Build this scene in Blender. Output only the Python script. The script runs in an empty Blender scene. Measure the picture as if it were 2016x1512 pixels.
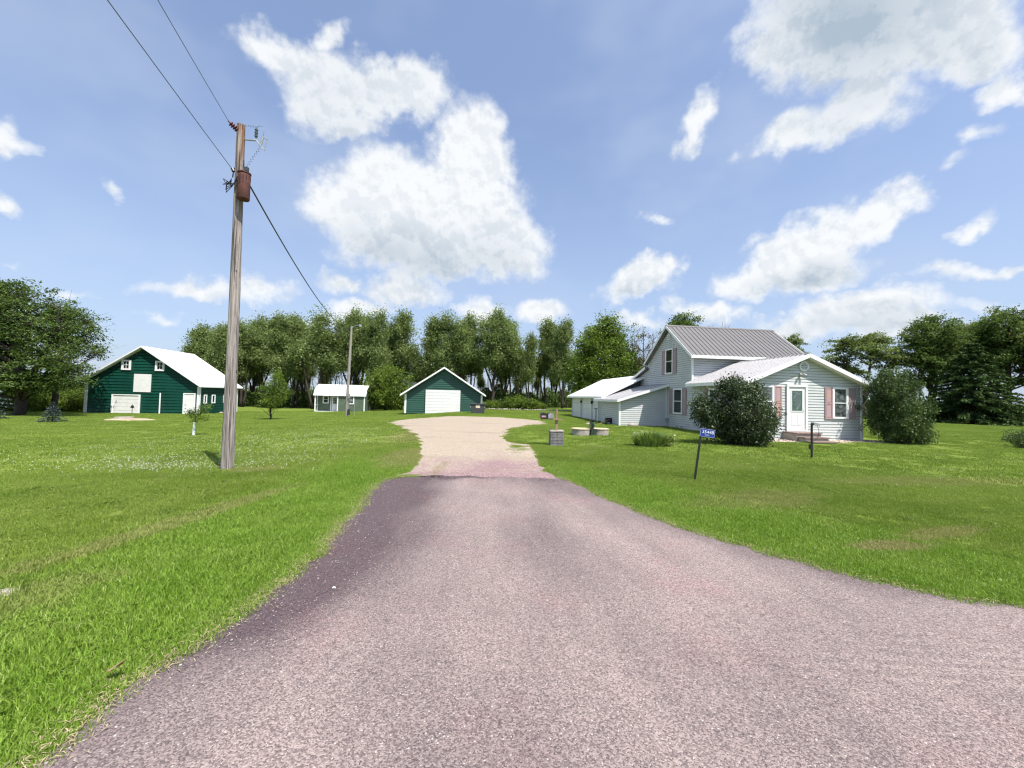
import bpy, bmesh, math, random
import numpy as np
from mathutils import Vector, Matrix

scene = bpy.context.scene
COL = scene.collection
rad = math.radians

# ------------------------------------------------------------------ camera
FPX, EYE = 760.0, 1.65                       # focal length in pixels of a 2016 px wide frame
PITCH, ROLL = math.atan(25 / 760.0), rad(1.4)
_f = Vector((0, math.cos(PITCH), math.sin(PITCH)))
_u0 = Vector((0, -math.sin(PITCH), math.cos(PITCH)))
_r0 = Vector((1, 0, 0))
_r = math.cos(ROLL) * _r0 + math.sin(ROLL) * _u0
_u = -math.sin(ROLL) * _r0 + math.cos(ROLL) * _u0
cam_data = bpy.data.cameras.new('camera')
cam = bpy.data.objects.new('camera', cam_data)
COL.objects.link(cam)
cam.matrix_world = Matrix(((_r.x, _u.x, -_f.x, 0), (_r.y, _u.y, -_f.y, 0), (_r.z, _u.z, -_f.z, EYE), (0, 0, 0, 1)))
cam_data.sensor_width = 36
cam_data.lens = FPX / 2016 * 36
cam_data.clip_start = 0.05
cam_data.clip_end = 6000
scene.camera = cam

# ------------------------------------------------------------------ light and exposure
SUN_EL, SUN_AZ = 62.0, 43.0                  # sun behind the camera, 43 degrees to the right
sdir = Vector((math.sin(rad(SUN_AZ)) * math.cos(rad(SUN_EL)), -math.cos(rad(SUN_AZ)) * math.cos(rad(SUN_EL)), math.sin(rad(SUN_EL))))
sun_d = bpy.data.lights.new('sun', 'SUN')
sun_d.energy = 4.1
sun_d.angle = rad(0.55)
sun_d.color = (1.0, 0.955, 0.89)
sun = bpy.data.objects.new('sun', sun_d)
sun.rotation_euler = sdir.to_track_quat('Z', 'Y').to_euler()
sun.location = (20, -20, 40)
COL.objects.link(sun)
scene.view_settings.view_transform = 'Standard'
scene.view_settings.look = 'None'
scene.view_settings.gamma = 1
scene.view_settings.exposure = 0.92
scene.cycles.use_denoising = True
scene.cycles.pixel_filter_type = 'BLACKMAN_HARRIS'
scene.cycles.filter_width = 1.25
scene.cycles.max_bounces = 4
scene.cycles.transparent_max_bounces = 6
scene.cycles.diffuse_bounces = 2
scene.cycles.glossy_bounces = 2
scene.cycles.transmission_bounces = 2
scene.cycles.use_adaptive_sampling = True
scene.cycles.adaptive_threshold = 0.02


def pix_dir(u, v):
    d = _f * FPX + _r * (u - 1008) - _u * (v - 756)
    return d.normalized()


class NT:
    """small node-tree helper"""
    def __init__(s, tree):
        s.t = tree
        s.L = tree.links

    def n(s, typ, **kw):
        nd = s.t.nodes.new(typ)
        for k, v in kw.items():
            if k in nd.inputs:
                s.set(nd.inputs[k], v)
            else:
                setattr(nd, k, v)
        return nd

    def set(s, sock, v):
        if isinstance(v, bpy.types.NodeSocket):
            s.L.new(v, sock)
        else:
            sock.default_value = v

    def math(s, op, a, b=0.0, c=0.0, clamp=False):
        nd = s.t.nodes.new('ShaderNodeMath')
        nd.operation = op
        nd.use_clamp = clamp
        s.set(nd.inputs[0], a)
        s.set(nd.inputs[1], b)
        s.set(nd.inputs[2], c)
        return nd.outputs[0]

    def vmath(s, op, a, b=(0, 0, 0), scale=None):
        nd = s.t.nodes.new('ShaderNodeVectorMath')
        nd.operation = op
        s.set(nd.inputs[0], a)
        s.set(nd.inputs[1], b)
        if scale is not None:
            s.set(nd.inputs[3], scale)
        return nd

    def noise(s, vec, scale, detail=3, rough=0.55, out='Fac', lac=2.0, dist=0.0):
        nd = s.t.nodes.new('ShaderNodeTexNoise')
        if vec is not None:
            s.set(nd.inputs['Vector'], vec)
        nd.inputs['Scale'].default_value = scale
        nd.inputs['Detail'].default_value = detail
        nd.inputs['Roughness'].default_value = rough
        nd.inputs['Lacunarity'].default_value = lac
        nd.inputs['Distortion'].default_value = dist
        return nd.outputs[out]

    def rng(s, v, a, b, c=0.0, d=1.0, smooth=True):
        nd = s.t.nodes.new('ShaderNodeMapRange')
        nd.interpolation_type = 'SMOOTHSTEP' if smooth else 'LINEAR'
        s.set(nd.inputs[0], v)
        for i, x in enumerate((a, b, c, d)):
            s.set(nd.inputs[i + 1], x)
        return nd.outputs[0]

    def mix(s, f, a, b, mode='MIX'):
        nd = s.t.nodes.new('ShaderNodeMix')
        nd.data_type = 'RGBA'
        nd.blend_type = mode
        s.set(nd.inputs[0], f)
        for sock, v in ((nd.inputs[6], a), (nd.inputs[7], b)):
            s.set(sock, v if isinstance(v, bpy.types.NodeSocket) else (v[0], v[1], v[2], 1))
        return nd.outputs[2]


# ------------------------------------------------------------------ sky with fair-weather cumulus
world = bpy.data.worlds.new('World')
scene.world = world
world.use_nodes = True
world.cycles.sampling_method = 'MANUAL'
world.cycles.sample_map_resolution = 512
w = NT(world.node_tree)
world.node_tree.nodes.clear()
w_out = w.n('ShaderNodeOutputWorld')
w_bg = w.n('ShaderNodeBackground')
w_bg.inputs['Strength'].default_value = 0.108
w.L.new(w_bg.outputs[0], w_out.inputs[0])
sky = w.n('ShaderNodeTexSky')
sky.sky_type = 'NISHITA'
sky.sun_disc = False
sky.sun_elevation = rad(SUN_EL)
sky.sun_rotation = rad(180 - SUN_AZ)
sky.altitude = 300
sky.air_density = 1.0
sky.dust_density = 2.0
sky.ozone_density = 1.3
tc = w.n('ShaderNodeTexCoord')
gen = tc.outputs['Generated']
wn = w.noise(gen, 5.0, 4, 0.6, 'Color')
wv = w.vmath('MULTIPLY_ADD', wn, (0.13, 0.13, 0.13))
wv.inputs[2].default_value = (-0.065, -0.065, -0.065)
warped = w.vmath('ADD', gen, wv.outputs[0]).outputs[0]
wv2 = w.vmath('MULTIPLY_ADD', w.noise(gen, 19.0, 4, 0.6, 'Color'), (0.055, 0.055, 0.055))
wv2.inputs[2].default_value = (-0.0275, -0.0275, -0.0275)
warped = w.vmath('ADD', warped, wv2.outputs[0]).outputs[0]


def blob(u, v, a, b, rot, vec):
    th = rad(rot)
    c = pix_dir(u, v)
    e1 = pix_dir(u + a * math.cos(th), v - a * math.sin(th)) - c
    e2 = pix_dir(u + b * math.sin(th), v + b * math.cos(th)) - c
    r1 = e1.length
    x = e1.normalized()
    y = e2 - x * e2.dot(x)
    r2 = y.length
    y.normalize()
    z = x.cross(y)
    mp = w.n('ShaderNodeMapping')
    mp.vector_type = 'TEXTURE'
    mp.inputs['Location'].default_value = c
    mp.inputs['Rotation'].default_value = Matrix((x, y, z)).transposed().to_euler('XYZ')
    mp.inputs['Scale'].default_value = (r1, r2, max(r1, r2))
    w.L.new(vec, mp.inputs[0])
    g = w.n('ShaderNodeTexGradient', gradient_type='QUADRATIC_SPHERE')
    g.gradient_type = 'SPHERICAL'
    w.L.new(mp.outputs[0], g.inputs[0])
    return g.outputs['Fac']


CLOUDS = [  # u, v, half width, half height, tilt, weight
    (640, 140, 190, 90, -12, 1.0), (670, 205, 150, 92, 0, .92), (775, 180, 140, 90, 0, 1.0), (545, 115, 130, 55, -14, .75), (705, 258, 90, 42, 0, .7), (640, 55, 70, 50, 10, .7),
    (830, 425, 270, 140, 0, 1.3), (935, 320, 100, 140, 0, 1.15), (985, 480, 140, 95, 0, 1.0), (690, 430, 130, 95, 0, 1.0), (850, 495, 230, 75, 0, 1.1),
    (800, 578, 120, 48, 0, .9), (655, 562, 70, 36, 0, .8), (500, 572, 85, 52, 0, .8), (380, 582, 150, 36, 0, .8), (700, 612, 90, 28, 0, .8),
    (1700, 40, 330, 210, 0, 1.5), (1555, 265, 150, 65, 15, .9), (1690, 225, 210, 75, 12, 1.0), (1910, 60, 190, 120, 0, 1.1), (1995, 150, 80, 80, 0, .8), (1510, 120, 120, 110, 0, .8),
    (1368, 235, 48, 105, -8, .8), (1355, 275, 45, 45, 0, .5),
    (1600, 480, 220, 78, 18, 1.25), (1745, 430, 110, 62, 25, 1.0), (1480, 545, 130, 52, 12, .9), (1620, 535, 170, 50, 6, .8),
    (1255, 562, 125, 48, 20, 1.0), (1320, 525, 50, 34, 20, .7),
    (1700, 615, 240, 56, 4, 1.0), (1560, 645, 140, 40, 0, .9), (1410, 612, 80, 36, 0, .8), (1350, 600, 70, 30, 0, .6), (1930, 455, 90, 26, 28, .6), (1985, 525, 100, 22, 10, .6), (1960, 600, 120, 30, 0, .5),
    (25, 290, 90, 50, 10, .8), (15, 400, 75, 30, -15, .7), (215, 365, 55, 30, -35, .7), (150, 585, 80, 24, 0, .6), (20, 520, 60, 25, 0, .4),
    (1800, 655, 200, 36, 0, .7), (1250, 640, 160, 26, 0, .5), (600, 630, 120, 22, 0, .5), (330, 640, 120, 22, 0, .45), (1880, 540, 130, 26, 14, .5), (1480, 470, 80, 26, 30, .4), (1850, 330, 100, 24, 20, .35), (120, 480, 90, 22, -10, .35),
    (1065, 612, 75, 40, 0, .9), (950, 612, 70, 36, 0, .8), (1290, 435, 55, 24, -10, .6), (1930, 270, 90, 30, 20, .45),
]
dens = None
for (u_, v_, a_, b_, t_, k_) in CLOUDS:
    o_ = w.math('MULTIPLY', blob(u_, v_, a_ * 1.02, b_ * 1.02, t_, warped), k_)
    dens = o_ if dens is None else w.math('MAXIMUM', dens, w.math('ADD', o_, w.math('MULTIPLY', dens, 0.25)))
# clouds carry on all round: outside the frame a loose noise field at the same cover
fieldv = w.vmath('MULTIPLY', gen, (1, 1, 1.8)).outputs[0]
field = w.rng(w.noise(fieldv, 2.6, 3, 0.55), 0.52, 0.72, 0, 0.8)
sepg = w.n('ShaderNodeSeparateXYZ')
w.L.new(gen, sepg.inputs[0])
cone = w.vmath('DOT_PRODUCT', gen, tuple(_f)).outputs[1]
outside = w.rng(cone, 0.50, 0.30)
field = w.math('MULTIPLY', field, outside)
dens = w.math('MAXIMUM', dens, field)
fine = w.noise(gen, 12.0, 7, 0.64)
fine_s = w.noise(w.vmath('ADD', gen, (0.006, -0.006, 0.014)).outputs[0], 12.0, 5, 0.6)
fine2 = w.noise(gen, 4.6, 3, 0.6)
dd = w.math('ADD', dens, w.math('MULTIPLY', w.math('SUBTRACT', fine, 0.5), 0.85))
dd = w.math('ADD', dd, w.math('MULTIPLY', w.math('SUBTRACT', fine2, 0.5), 0.7))
alpha = w.rng(dd, 0.13, 0.60, 0, 0.97)
alpha = w.math('MULTIPLY', alpha, w.rng(dens, 0.02, 0.2))
CORES = [(1680, 60, 330, 230, 0, .85), (1600, 190, 150, 90, 0, .5), (830, 510, 240, 75, 0, .75), (800, 598, 110, 26, 0, .4), (690, 170, 160, 90, 0, .35),
         (1600, 545, 190, 40, 10, .6), (1700, 645, 220, 36, 0, .55), (1250, 590, 90, 24, 10, .45), (940, 470, 120, 50, 0, .3), (700, 260, 80, 40, 0, .35), (1950, 90, 90, 60, 0, .4)]
core = None
for (u_, v_, a_, b_, t_, k_) in CORES:
    o_ = w.math('MULTIPLY', blob(u_, v_, a_ * 1.2, b_ * 1.2, t_, warped), k_)
    core = o_ if core is None else w.math('MAXIMUM', core, o_)
core = w.math('MULTIPLY', core, w.math('MULTIPLY', w.rng(dens, 0.1, 0.6), w.rng(fine2, 0.25, 0.62, 0.45, 1.0)))
under = w.rng(w.math('SUBTRACT', fine_s, fine), -0.05, 0.09, 0.0, 1.0)
shade = w.math('ADD', w.math('MULTIPLY', core, 1.25), w.math('MULTIPLY', under, 0.24), clamp=True)
ccol = w.mix(shade, (4.75, 4.87, 4.98), (2.15, 2.62, 3.1))
skyb = w.mix(1.0, sky.outputs[0], (0.94, 0.98, 1.10), 'MULTIPLY')
haze_f = w.rng(sepg.outputs[2], 0.0, 0.65, 0.68, 0.24)
skyc = w.mix(haze_f, skyb, (2.55, 3.1, 4.0))
skyc = w.mix(w.rng(w.noise(fieldv, 3.0, 3, 0.6), 0.38, 0.72, 0, 0.27), skyc, (3.2, 3.65, 4.4))
final = w.mix(alpha, skyc, ccol)
w.L.new(final, w_bg.inputs['Color'])

# ------------------------------------------------------------------ materials
MATS = {}


def new_mat(name):
    m = bpy.data.materials.new(name)
    m.use_nodes = True
    m.node_tree.nodes.clear()
    t = NT(m.node_tree)
    out = t.n('ShaderNodeOutputMaterial')
    b = t.n('ShaderNodeBsdfPrincipled')
    t.L.new(b.outputs[0], out.inputs[0])
    MATS[name] = m
    return m, t, b, out


def mat(name, col, rough=0.6, var=0.12, scale=3.0, metal=0.0, spec=0.4, bump=0.0, bscale=40, col2=None, stretch=(1, 1, 1), isl=0.0, obj_rand=0.0):
    m, t, b, out = new_mat(name)
    tcn = t.n('ShaderNodeTexCoord')
    v = t.vmath('MULTIPLY', tcn.outputs['Object'], stretch).outputs[0]
    n1 = t.noise(v, scale, 5, 0.6)
    c2 = col2 if col2 else tuple(c * (1 - 2.2 * var) for c in col)
    c1 = col if col2 else tuple(min(1, c * (1 + var)) for c in col)
    c = t.mix(t.rng(n1, 0.3, 0.72), c1, c2)
    if obj_rand:
        oi = t.n('ShaderNodeObjectInfo')
        c = t.mix(t.rng(oi.outputs['Random'], 0, 1, 0, obj_rand, False), c, tuple(x * 0.6 for x in col))
    if isl:
        ge = t.n('ShaderNodeNewGeometry')
        c = t.mix(t.rng(ge.outputs['Random Per Island'], 0, 1, 0, isl, False), c, tuple(x * 0.45 for x in col))
    t.L.new(c, b.inputs['Base Color'])
    b.inputs['Roughness'].default_value = rough
    b.inputs['Metallic'].default_value = metal
    b.inputs['Specular IOR Level'].default_value = spec
    if bump:
        bp = t.n('ShaderNodeBump')
        bp.inputs['Strength'].default_value = bump
        bp.inputs['Distance'].default_value = 0.02
        t.L.new(t.noise(v, bscale, 4, 0.6), bp.inputs['Height'])
        t.L.new(bp.outputs[0], b.inputs['Normal'])
    return m


def leaf_mat(name, c_dark, c_light, trans=0.3, rough=0.55, spec=0.3, big=0.8, tcol=None):
    m, t, b, out = new_mat(name)
    ge = t.n('ShaderNodeNewGeometry')
    n1 = t.noise(ge.outputs['Position'], big, 3, 0.6)
    f = t.math('ADD', t.math('MULTIPLY', ge.outputs['Random Per Island'], 0.45), t.rng(n1, 0.36, 0.64, 0, 0.55))
    c = t.mix(f, c_dark, c_light)
    t.L.new(c, b.inputs['Base Color'])
    b.inputs['Roughness'].default_value = rough
    b.inputs['Specular IOR Level'].default_value = spec
    tr = t.n('ShaderNodeBsdfTranslucent')
    tcx = tcol if tcol else (c_light[0] * 1.3, c_light[1] * 1.35, c_light[2] * 0.8)
    t.L.new(t.mix(0.5, c, tcx), tr.inputs[0])
    mx = t.n('ShaderNodeMixShader')
    mx.inputs[0].default_value = trans
    t.L.new(b.outputs[0], mx.inputs[1])
    t.L.new(tr.outputs[0], mx.inputs[2])
    t.L.new(mx.outputs[0], out.inputs[0])
    return m


mat('siding_gap_shade', (0.085, 0.10, 0.105), 0.8, 0.04)  # dark body colour seen between courses, paints the shadow lines of the siding
mat('barn_gap_shade', (0.002, 0.030, 0.020), 0.8, 0.04)  # darker green behind the barn boards, shade under each course put into colour
mat('garage_gap_shade', (0.008, 0.035, 0.027), 0.8, 0.04)  # likewise for the garage: painted shadow line under each board
mat('siding', (0.53, 0.555, 0.548), 0.5, 0.04, 1.2, obj_rand=0.05)
mat('white_trim', (0.80, 0.81, 0.81), 0.4, 0.03, 3)
mat('white_roof', (0.80, 0.80, 0.80), 0.35, 0.04, 0.7, spec=0.5)
mat('ribbed_white', (0.36, 0.348, 0.35), 0.35, 0.05, 1.5, spec=0.5)
mat('grey_roof', (0.150, 0.142, 0.136), 0.42, 0.06, 1.5, spec=0.5, obj_rand=0.1)
mat('shutter', (0.34, 0.27, 0.30), 0.6, 0.1, 2.0, col2=(0.38, 0.265, 0.28), obj_rand=0.05)
mat('shutter_faded', (0.40, 0.30, 0.34), 0.6, 0.1, 1.6, col2=(0.48, 0.29, 0.235))
mat('barn_green', (0.003, 0.055, 0.037), 0.45, 0.1, 0.8, obj_rand=0.15)
mat('garage_green', (0.024, 0.084, 0.058), 0.45, 0.08, 0.8, obj_rand=0.12)
mat('sage', (0.10, 0.138, 0.092), 0.6, 0.08, 2, obj_rand=0.08)
mat('door_white', (0.74, 0.735, 0.725), 0.4, 0.03, 2)
mat('glass_dark', (0.02, 0.028, 0.03), 0.04, 0.1, 1, spec=0.9)
mat('curtain_glass', (0.12, 0.14, 0.14), 0.06, 0.35, 6, spec=0.9)
mat('door_glass', (0.09, 0.15, 0.135), 0.1, 0.35, 24, spec=0.8)
mat('concrete', (0.36, 0.325, 0.285), 0.85, 0.12, 6, bump=0.3)
mat('sandy_lid', (0.55, 0.46, 0.28), 0.85, 0.12, 6, bump=0.2)
mat('block', (0.215, 0.21, 0.205), 0.9, 0.15, 9, bump=0.6, obj_rand=0.25)
mat('step_wood', (0.22, 0.15, 0.13), 0.7, 0.12, 6)
mat('post_wood', (0.30, 0.21, 0.13), 0.8, 0.2, 5, stretch=(8, 8, 1), bump=0.4)
mat('pole_far', (0.30, 0.27, 0.24), 0.85, 0.2, 5, stretch=(6, 6, .5), bump=0.4)
mat('black_metal', (0.02, 0.02, 0.022), 0.4, 0.1, 5, spec=0.5)
mat('dark_green_metal', (0.03, 0.05, 0.045), 0.4, 0.1, 5, spec=0.5)
mat('galvanised', (0.45, 0.46, 0.47), 0.4, 0.1, 8, metal=0.6)
mat('rust', (0.125, 0.042, 0.028), 0.8, 0.2, 7, col2=(0.065, 0.028, 0.024), bump=0.3)
mat('red_insulator', (0.12, 0.018, 0.01), 0.2, 0.1, 5, spec=0.8)
mat('grey_insulator', (0.09, 0.12, 0.13), 0.25, 0.1, 5, spec=0.8)
mat('cable', (0.015, 0.017, 0.022), 0.5, 0.1, 5)
mat('bare_wire', (0.10, 0.12, 0.16), 0.5, 0.1, 5)
mat('plastic_black', (0.055, 0.055, 0.06), 0.55, 0.1, 8)
mat('label_cream', (0.7, 0.6, 0.42), 0.6, 0.1, 12)
mat('sign_blue', (0.012, 0.045, 0.28), 0.35, 0.05, 5, spec=0.6)
mat('sign_white', (0.8, 0.83, 0.86), 0.4, 0.03, 5)
mat('pink_label', (0.5, 0.3, 0.34), 0.5, 0.1, 5)
mat('bark', (0.048, 0.038, 0.032), 0.9, 0.25, 4, stretch=(3, 3, .6), bump=0.5)
mat('bark_pale', (0.13, 0.11, 0.09), 0.9, 0.2, 4, stretch=(3, 3, .6), bump=0.5)
mat('stone_mix', (0.62, 0.52, 0.42), 0.8, 0.15, 8, isl=0.75)
mat('pebble', (0.55, 0.50, 0.46), 0.8, 0.15, 30, isl=0.8)
mat('clover_white', (0.60, 0.62, 0.50), 0.7, 0.05, 8)
mat('petal', (0.8, 0.78, 0.62), 0.6, 0.08, 8)
mat('dirt', (0.42, 0.33, 0.22), 0.95, 0.15, 2, bump=0.5)
mat('rock', (0.45, 0.43, 0.40), 0.9, 0.2, 5, bump=0.6)
mat('brown_leaf', (0.30, 0.20, 0.11), 0.7, 0.15, 20)
mat('straw', (0.40, 0.33, 0.19), 0.9, 0.1, 3, isl=0.6)
mat('crops', (0.05, 0.09, 0.025), 0.9, 0.15, 0.05)

leaf_mat('leaf_wind', (0.050, 0.088, 0.026), (0.28, 0.35, 0.125), 0.36)
leaf_mat('leaf_bright', (0.04, 0.08, 0.012), (0.19, 0.265, 0.035), 0.32)
leaf_mat('leaf_maple', (0.032, 0.072, 0.010), (0.18, 0.26, 0.035), 0.32)
leaf_mat('leaf_dark', (0.024, 0.054, 0.015), (0.150, 0.215, 0.060), 0.32, 0.7, 0.15)
leaf_mat('leaf_yellowish', (0.045, 0.078, 0.020), (0.23, 0.285, 0.10), 0.34)
leaf_mat('leaf_lilac', (0.016, 0.034, 0.010), (0.092, 0.125, 0.056), 0.18, 0.42, 0.45, 1.2)
leaf_mat('leaf_lilac_green', (0.022, 0.048, 0.012), (0.115, 0.175, 0.048), 0.2, 0.45, 0.4, 1.0)
leaf_mat('needle_dark', (0.018, 0.046, 0.018), (0.11, 0.165, 0.060), 0.08, 0.85, 0.08)
leaf_mat('needle_blue', (0.035, 0.06, 0.055), (0.11, 0.16, 0.15), 0.05, 0.6, 0.3, 1.5)
leaf_mat('leaf_dry', (0.09, 0.075, 0.05), (0.16, 0.14, 0.09), 0.2)
leaf_mat('leaf_flowery', (0.10, 0.04, 0.05), (0.35, 0.25, 0.2), 0.2, big=6)
leaf_mat('iris_leaf', (0.05, 0.10, 0.016), (0.20, 0.28, 0.07), 0.25, 0.4, 0.5, 3)


def pole_wood():
    m, t, b, out = new_mat('pole_wood')
    tcn = t.n('ShaderNodeTexCoord')
    v = t.vmath('MULTIPLY', tcn.outputs['Object'], (14, 14, 0.6)).outputs[0]
    n1 = t.noise(v, 1.6, 7, 0.65)
    v2 = t.vmath('MULTIPLY', tcn.outputs['Object'], (30, 30, 0.5)).outputs[0]
    cr = t.rng(t.noise(v2, 1.3, 4, 0.5), 0.54, 0.62)
    sp = t.n('ShaderNodeSeparateXYZ')
    t.L.new(tcn.outputs['Object'], sp.inputs[0])
    c = t.mix(t.rng(n1, 0.36, 0.64), (0.37, 0.33, 0.30), (0.165, 0.142, 0.125))
    stain = t.math('MULTIPLY', t.rng(sp.outputs[2], 4.6, 7.4), t.rng(t.noise(v, 0.8, 3, 0.5), 0.42, 0.6))
    c = t.mix(stain, c, (0.19, 0.095, 0.05))
    c = t.mix(t.math('MULTIPLY', cr, 0.92), c, (0.035, 0.03, 0.028))
    kn = t.rng(t.noise(t.vmath('MULTIPLY', tcn.outputs['Object'], (9, 9, 4)).outputs[0], 1.5, 2, 0.5), 0.70, 0.75)
    c = t.mix(kn, c, (0.06, 0.05, 0.045))
    t.L.new(c, b.inputs['Base Color'])
    b.inputs['Roughness'].default_value = 0.88
    bp = t.n('ShaderNodeBump')
    bp.inputs['Strength'].default_value = 0.7
    bp.inputs['Distance'].default_value = 0.02
    t.L.new(t.math('SUBTRACT', n1, cr), bp.inputs['Height'])
    t.L.new(bp.outputs[0], b.inputs['Normal'])


pole_wood()


def grass_colour(t, pos):
    """albedo of the lawn as a function of place: mowing bands, fresh verge, clover, dry patches"""
    sp = t.n('ShaderNodeSeparateXYZ')
    t.L.new(pos, sp.inputs[0])
    x, y = sp.outputs[0], sp.outputs[1]
    flat = t.vmath('MULTIPLY', pos, (1, 1, 0)).outputs[0]
    big = t.rng(t.noise(flat, 0.22, 3, 0.6), 0.32, 0.68)
    mn = t.noise(flat, 1.3, 4, 0.65)
    med = t.rng(mn, 0.30, 0.70)
    pn4 = t.math('MULTIPLY', t.math('SUBTRACT', t.noise(flat, 4.0, 3, 0.7), 0.5), 1.1)
    c = t.mix(big, (0.150, 0.235, 0.022), (0.235, 0.330, 0.046))
    c = t.mix(t.math('MULTIPLY', med, 0.6), c, (0.31, 0.38, 0.085))
    mid2 = t.noise(flat, 0.55, 4, 0.7)
    c = t.mix(t.rng(mid2, 0.54, 0.70, 0, 0.6), c, (0.075, 0.150, 0.012))
    c = t.mix(t.rng(mid2, 0.44, 0.30, 0, 0.55), c, (0.33, 0.335, 0.13))
    bands = t.noise(t.vmath('MULTIPLY', flat, (0.10, 1.0, 0)).outputs[0], 0.9, 3, 0.5)
    c = t.mix(t.rng(bands, 0.50, 0.66, 0, 0.34), c, (0.095, 0.18, 0.010))
    wob = t.math('MULTIPLY', t.math('SUBTRACT', mn, 0.5), 1.6)
    xl = t.math('ADD', x, wob)
    fl = t.math('MULTIPLY', t.rng(xl, -4.6, -3.5), t.rng(x, 0.5, -0.5))
    fl = t.math('MULTIPLY', fl, t.rng(y, 12.0, 8.5))
    pn = t.math('ADD', t.math('ADD', t.math('MULTIPLY', x, 0.82), t.math('MULTIPLY', y, 0.57)), wob)
    fr = t.math('MULTIPLY', t.rng(pn, 7.4, 6.4), t.rng(x, 0.2, 0.8))
    fr = t.math('MULTIPLY', fr, t.rng(y, 11.0, 8.0))
    fresh = t.math('MAXIMUM', fl, fr)
    fm = med
    fc = t.mix(fm, (0.165, 0.315, 0.024), (0.25, 0.40, 0.055))
    c = t.mix(t.math('MULTIPLY', fresh, 0.72), c, fc)
    # worn and dry patches: x, y, half length, half width, heading, strength
    for (px, py, a, b_, h, k) in ((-4.0, 5.0, 1.8, 0.22, 80, .42), (-3.7, 3.0, 0.5, 0.35, 70, .3), (4.45, 4.55, 0.6, 0.16, 10, .8), (5.7, 5.1, 0.9, 0.16, 18, .55), (4.2, 6.6, 1.5, 0.5, 20, .35),
                                (-2.6, 10.2, 0.8, 1.6, 0, .5), (-3.8, 16.0, 1.0, 3.0, 0, .45), (-5.4, 8.2, 0.6, 0.35, 0, .4), (9.5, 8.6, 3.0, 0.5, 8, .35)):
        mp = t.n('ShaderNodeMapping')
        mp.vector_type = 'TEXTURE'
        mp.inputs['Location'].default_value = (px, py, 0)
        mp.inputs['Rotation'].default_value = (0, 0, rad(h))
        mp.inputs['Scale'].default_value = (a * 1.6, b_ * 1.6, 1)
        t.L.new(flat, mp.inputs[0])
        g = t.n('ShaderNodeTexGradient')
        g.gradient_type = 'SPHERICAL'
        t.L.new(mp.outputs[0], g.inputs[0])
        f = t.math('MULTIPLY', t.rng(t.math('ADD', g.outputs['Fac'], pn4), 0.2, 0.6), k)
        c = t.mix(f, c, (0.42, 0.33, 0.17))
    return c


def ground_mat():
    m, t, b, out = new_mat('lawn')
    ge = t.n('ShaderNodeNewGeometry')
    pos = ge.outputs['Position']
    c = grass_colour(t, pos)
    c = t.mix(1.0, c, (0.72, 0.70, 0.75), 'MULTIPLY')  # evenly darkened: self-shadow of the grass tufts put into the ground colour
    fn = t.noise(pos, 28, 4, 0.7)
    c = t.mix(t.rng(fn, 0.35, 0.7, 0, 0.75), c, (0.06, 0.10, 0.012))
    fn2 = t.noise(pos, 9, 3, 0.7)
    c = t.mix(t.rng(fn2, 0.55, 0.75, 0, 0.4), c, (0.26, 0.33, 0.08))
    sp = t.n('ShaderNodeSeparateXYZ')
    t.L.new(pos, sp.inputs[0])
    far = t.rng(t.vmath('LENGTH', pos).outputs[1], 85, 140)
    c = t.mix(far, c, (0.07, 0.12, 0.03))
    t.L.new(c, b.inputs['Base Color'])
    b.inputs['Roughness'].default_value = 0.95
    b.inputs['Specular IOR Level'].default_value = 0.1
    bp = t.n('ShaderNodeBump')
    bp.inputs['Strength'].default_value = 0.8
    bp.inputs['Distance'].default_value = 0.05
    t.L.new(t.noise(pos, 14, 5, 0.75), bp.inputs['Height'])
    t.L.new(bp.outputs[0], b.inputs['Normal'])


def blade_mat():
    m, t, b, out = new_mat('grass_blade')
    ge = t.n('ShaderNodeNewGeometry')
    c = grass_colour(t, ge.outputs['Position'])
    oi = t.n('ShaderNodeObjectInfo')
    rnd = ge.outputs['Random Per Island']
    c = t.mix(t.rng(rnd, 0.0, 0.55, 0.5, 0.0, False), c, (0.07, 0.13, 0.008))
    c = t.mix(t.rng(rnd, 0.80, 1.0, 0.0, 0.6, False), c, (0.50, 0.56, 0.22))
    t.L.new(c, b.inputs['Base Color'])
    b.inputs['Roughness'].default_value = 0.6
    b.inputs['Specular IOR Level'].default_value = 0.2
    tr = t.n('ShaderNodeBsdfTranslucent')
    t.L.new(t.mix(0.4, c, (0.24, 0.38, 0.03)), tr.inputs[0])
    mx = t.n('ShaderNodeMixShader')
    mx.inputs[0].default_value = 0.32
    t.L.new(b.outputs[0], mx.inputs[1])
    t.L.new(tr.outputs[0], mx.inputs[2])
    t.L.new(mx.outputs[0], out.inputs[0])


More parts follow.
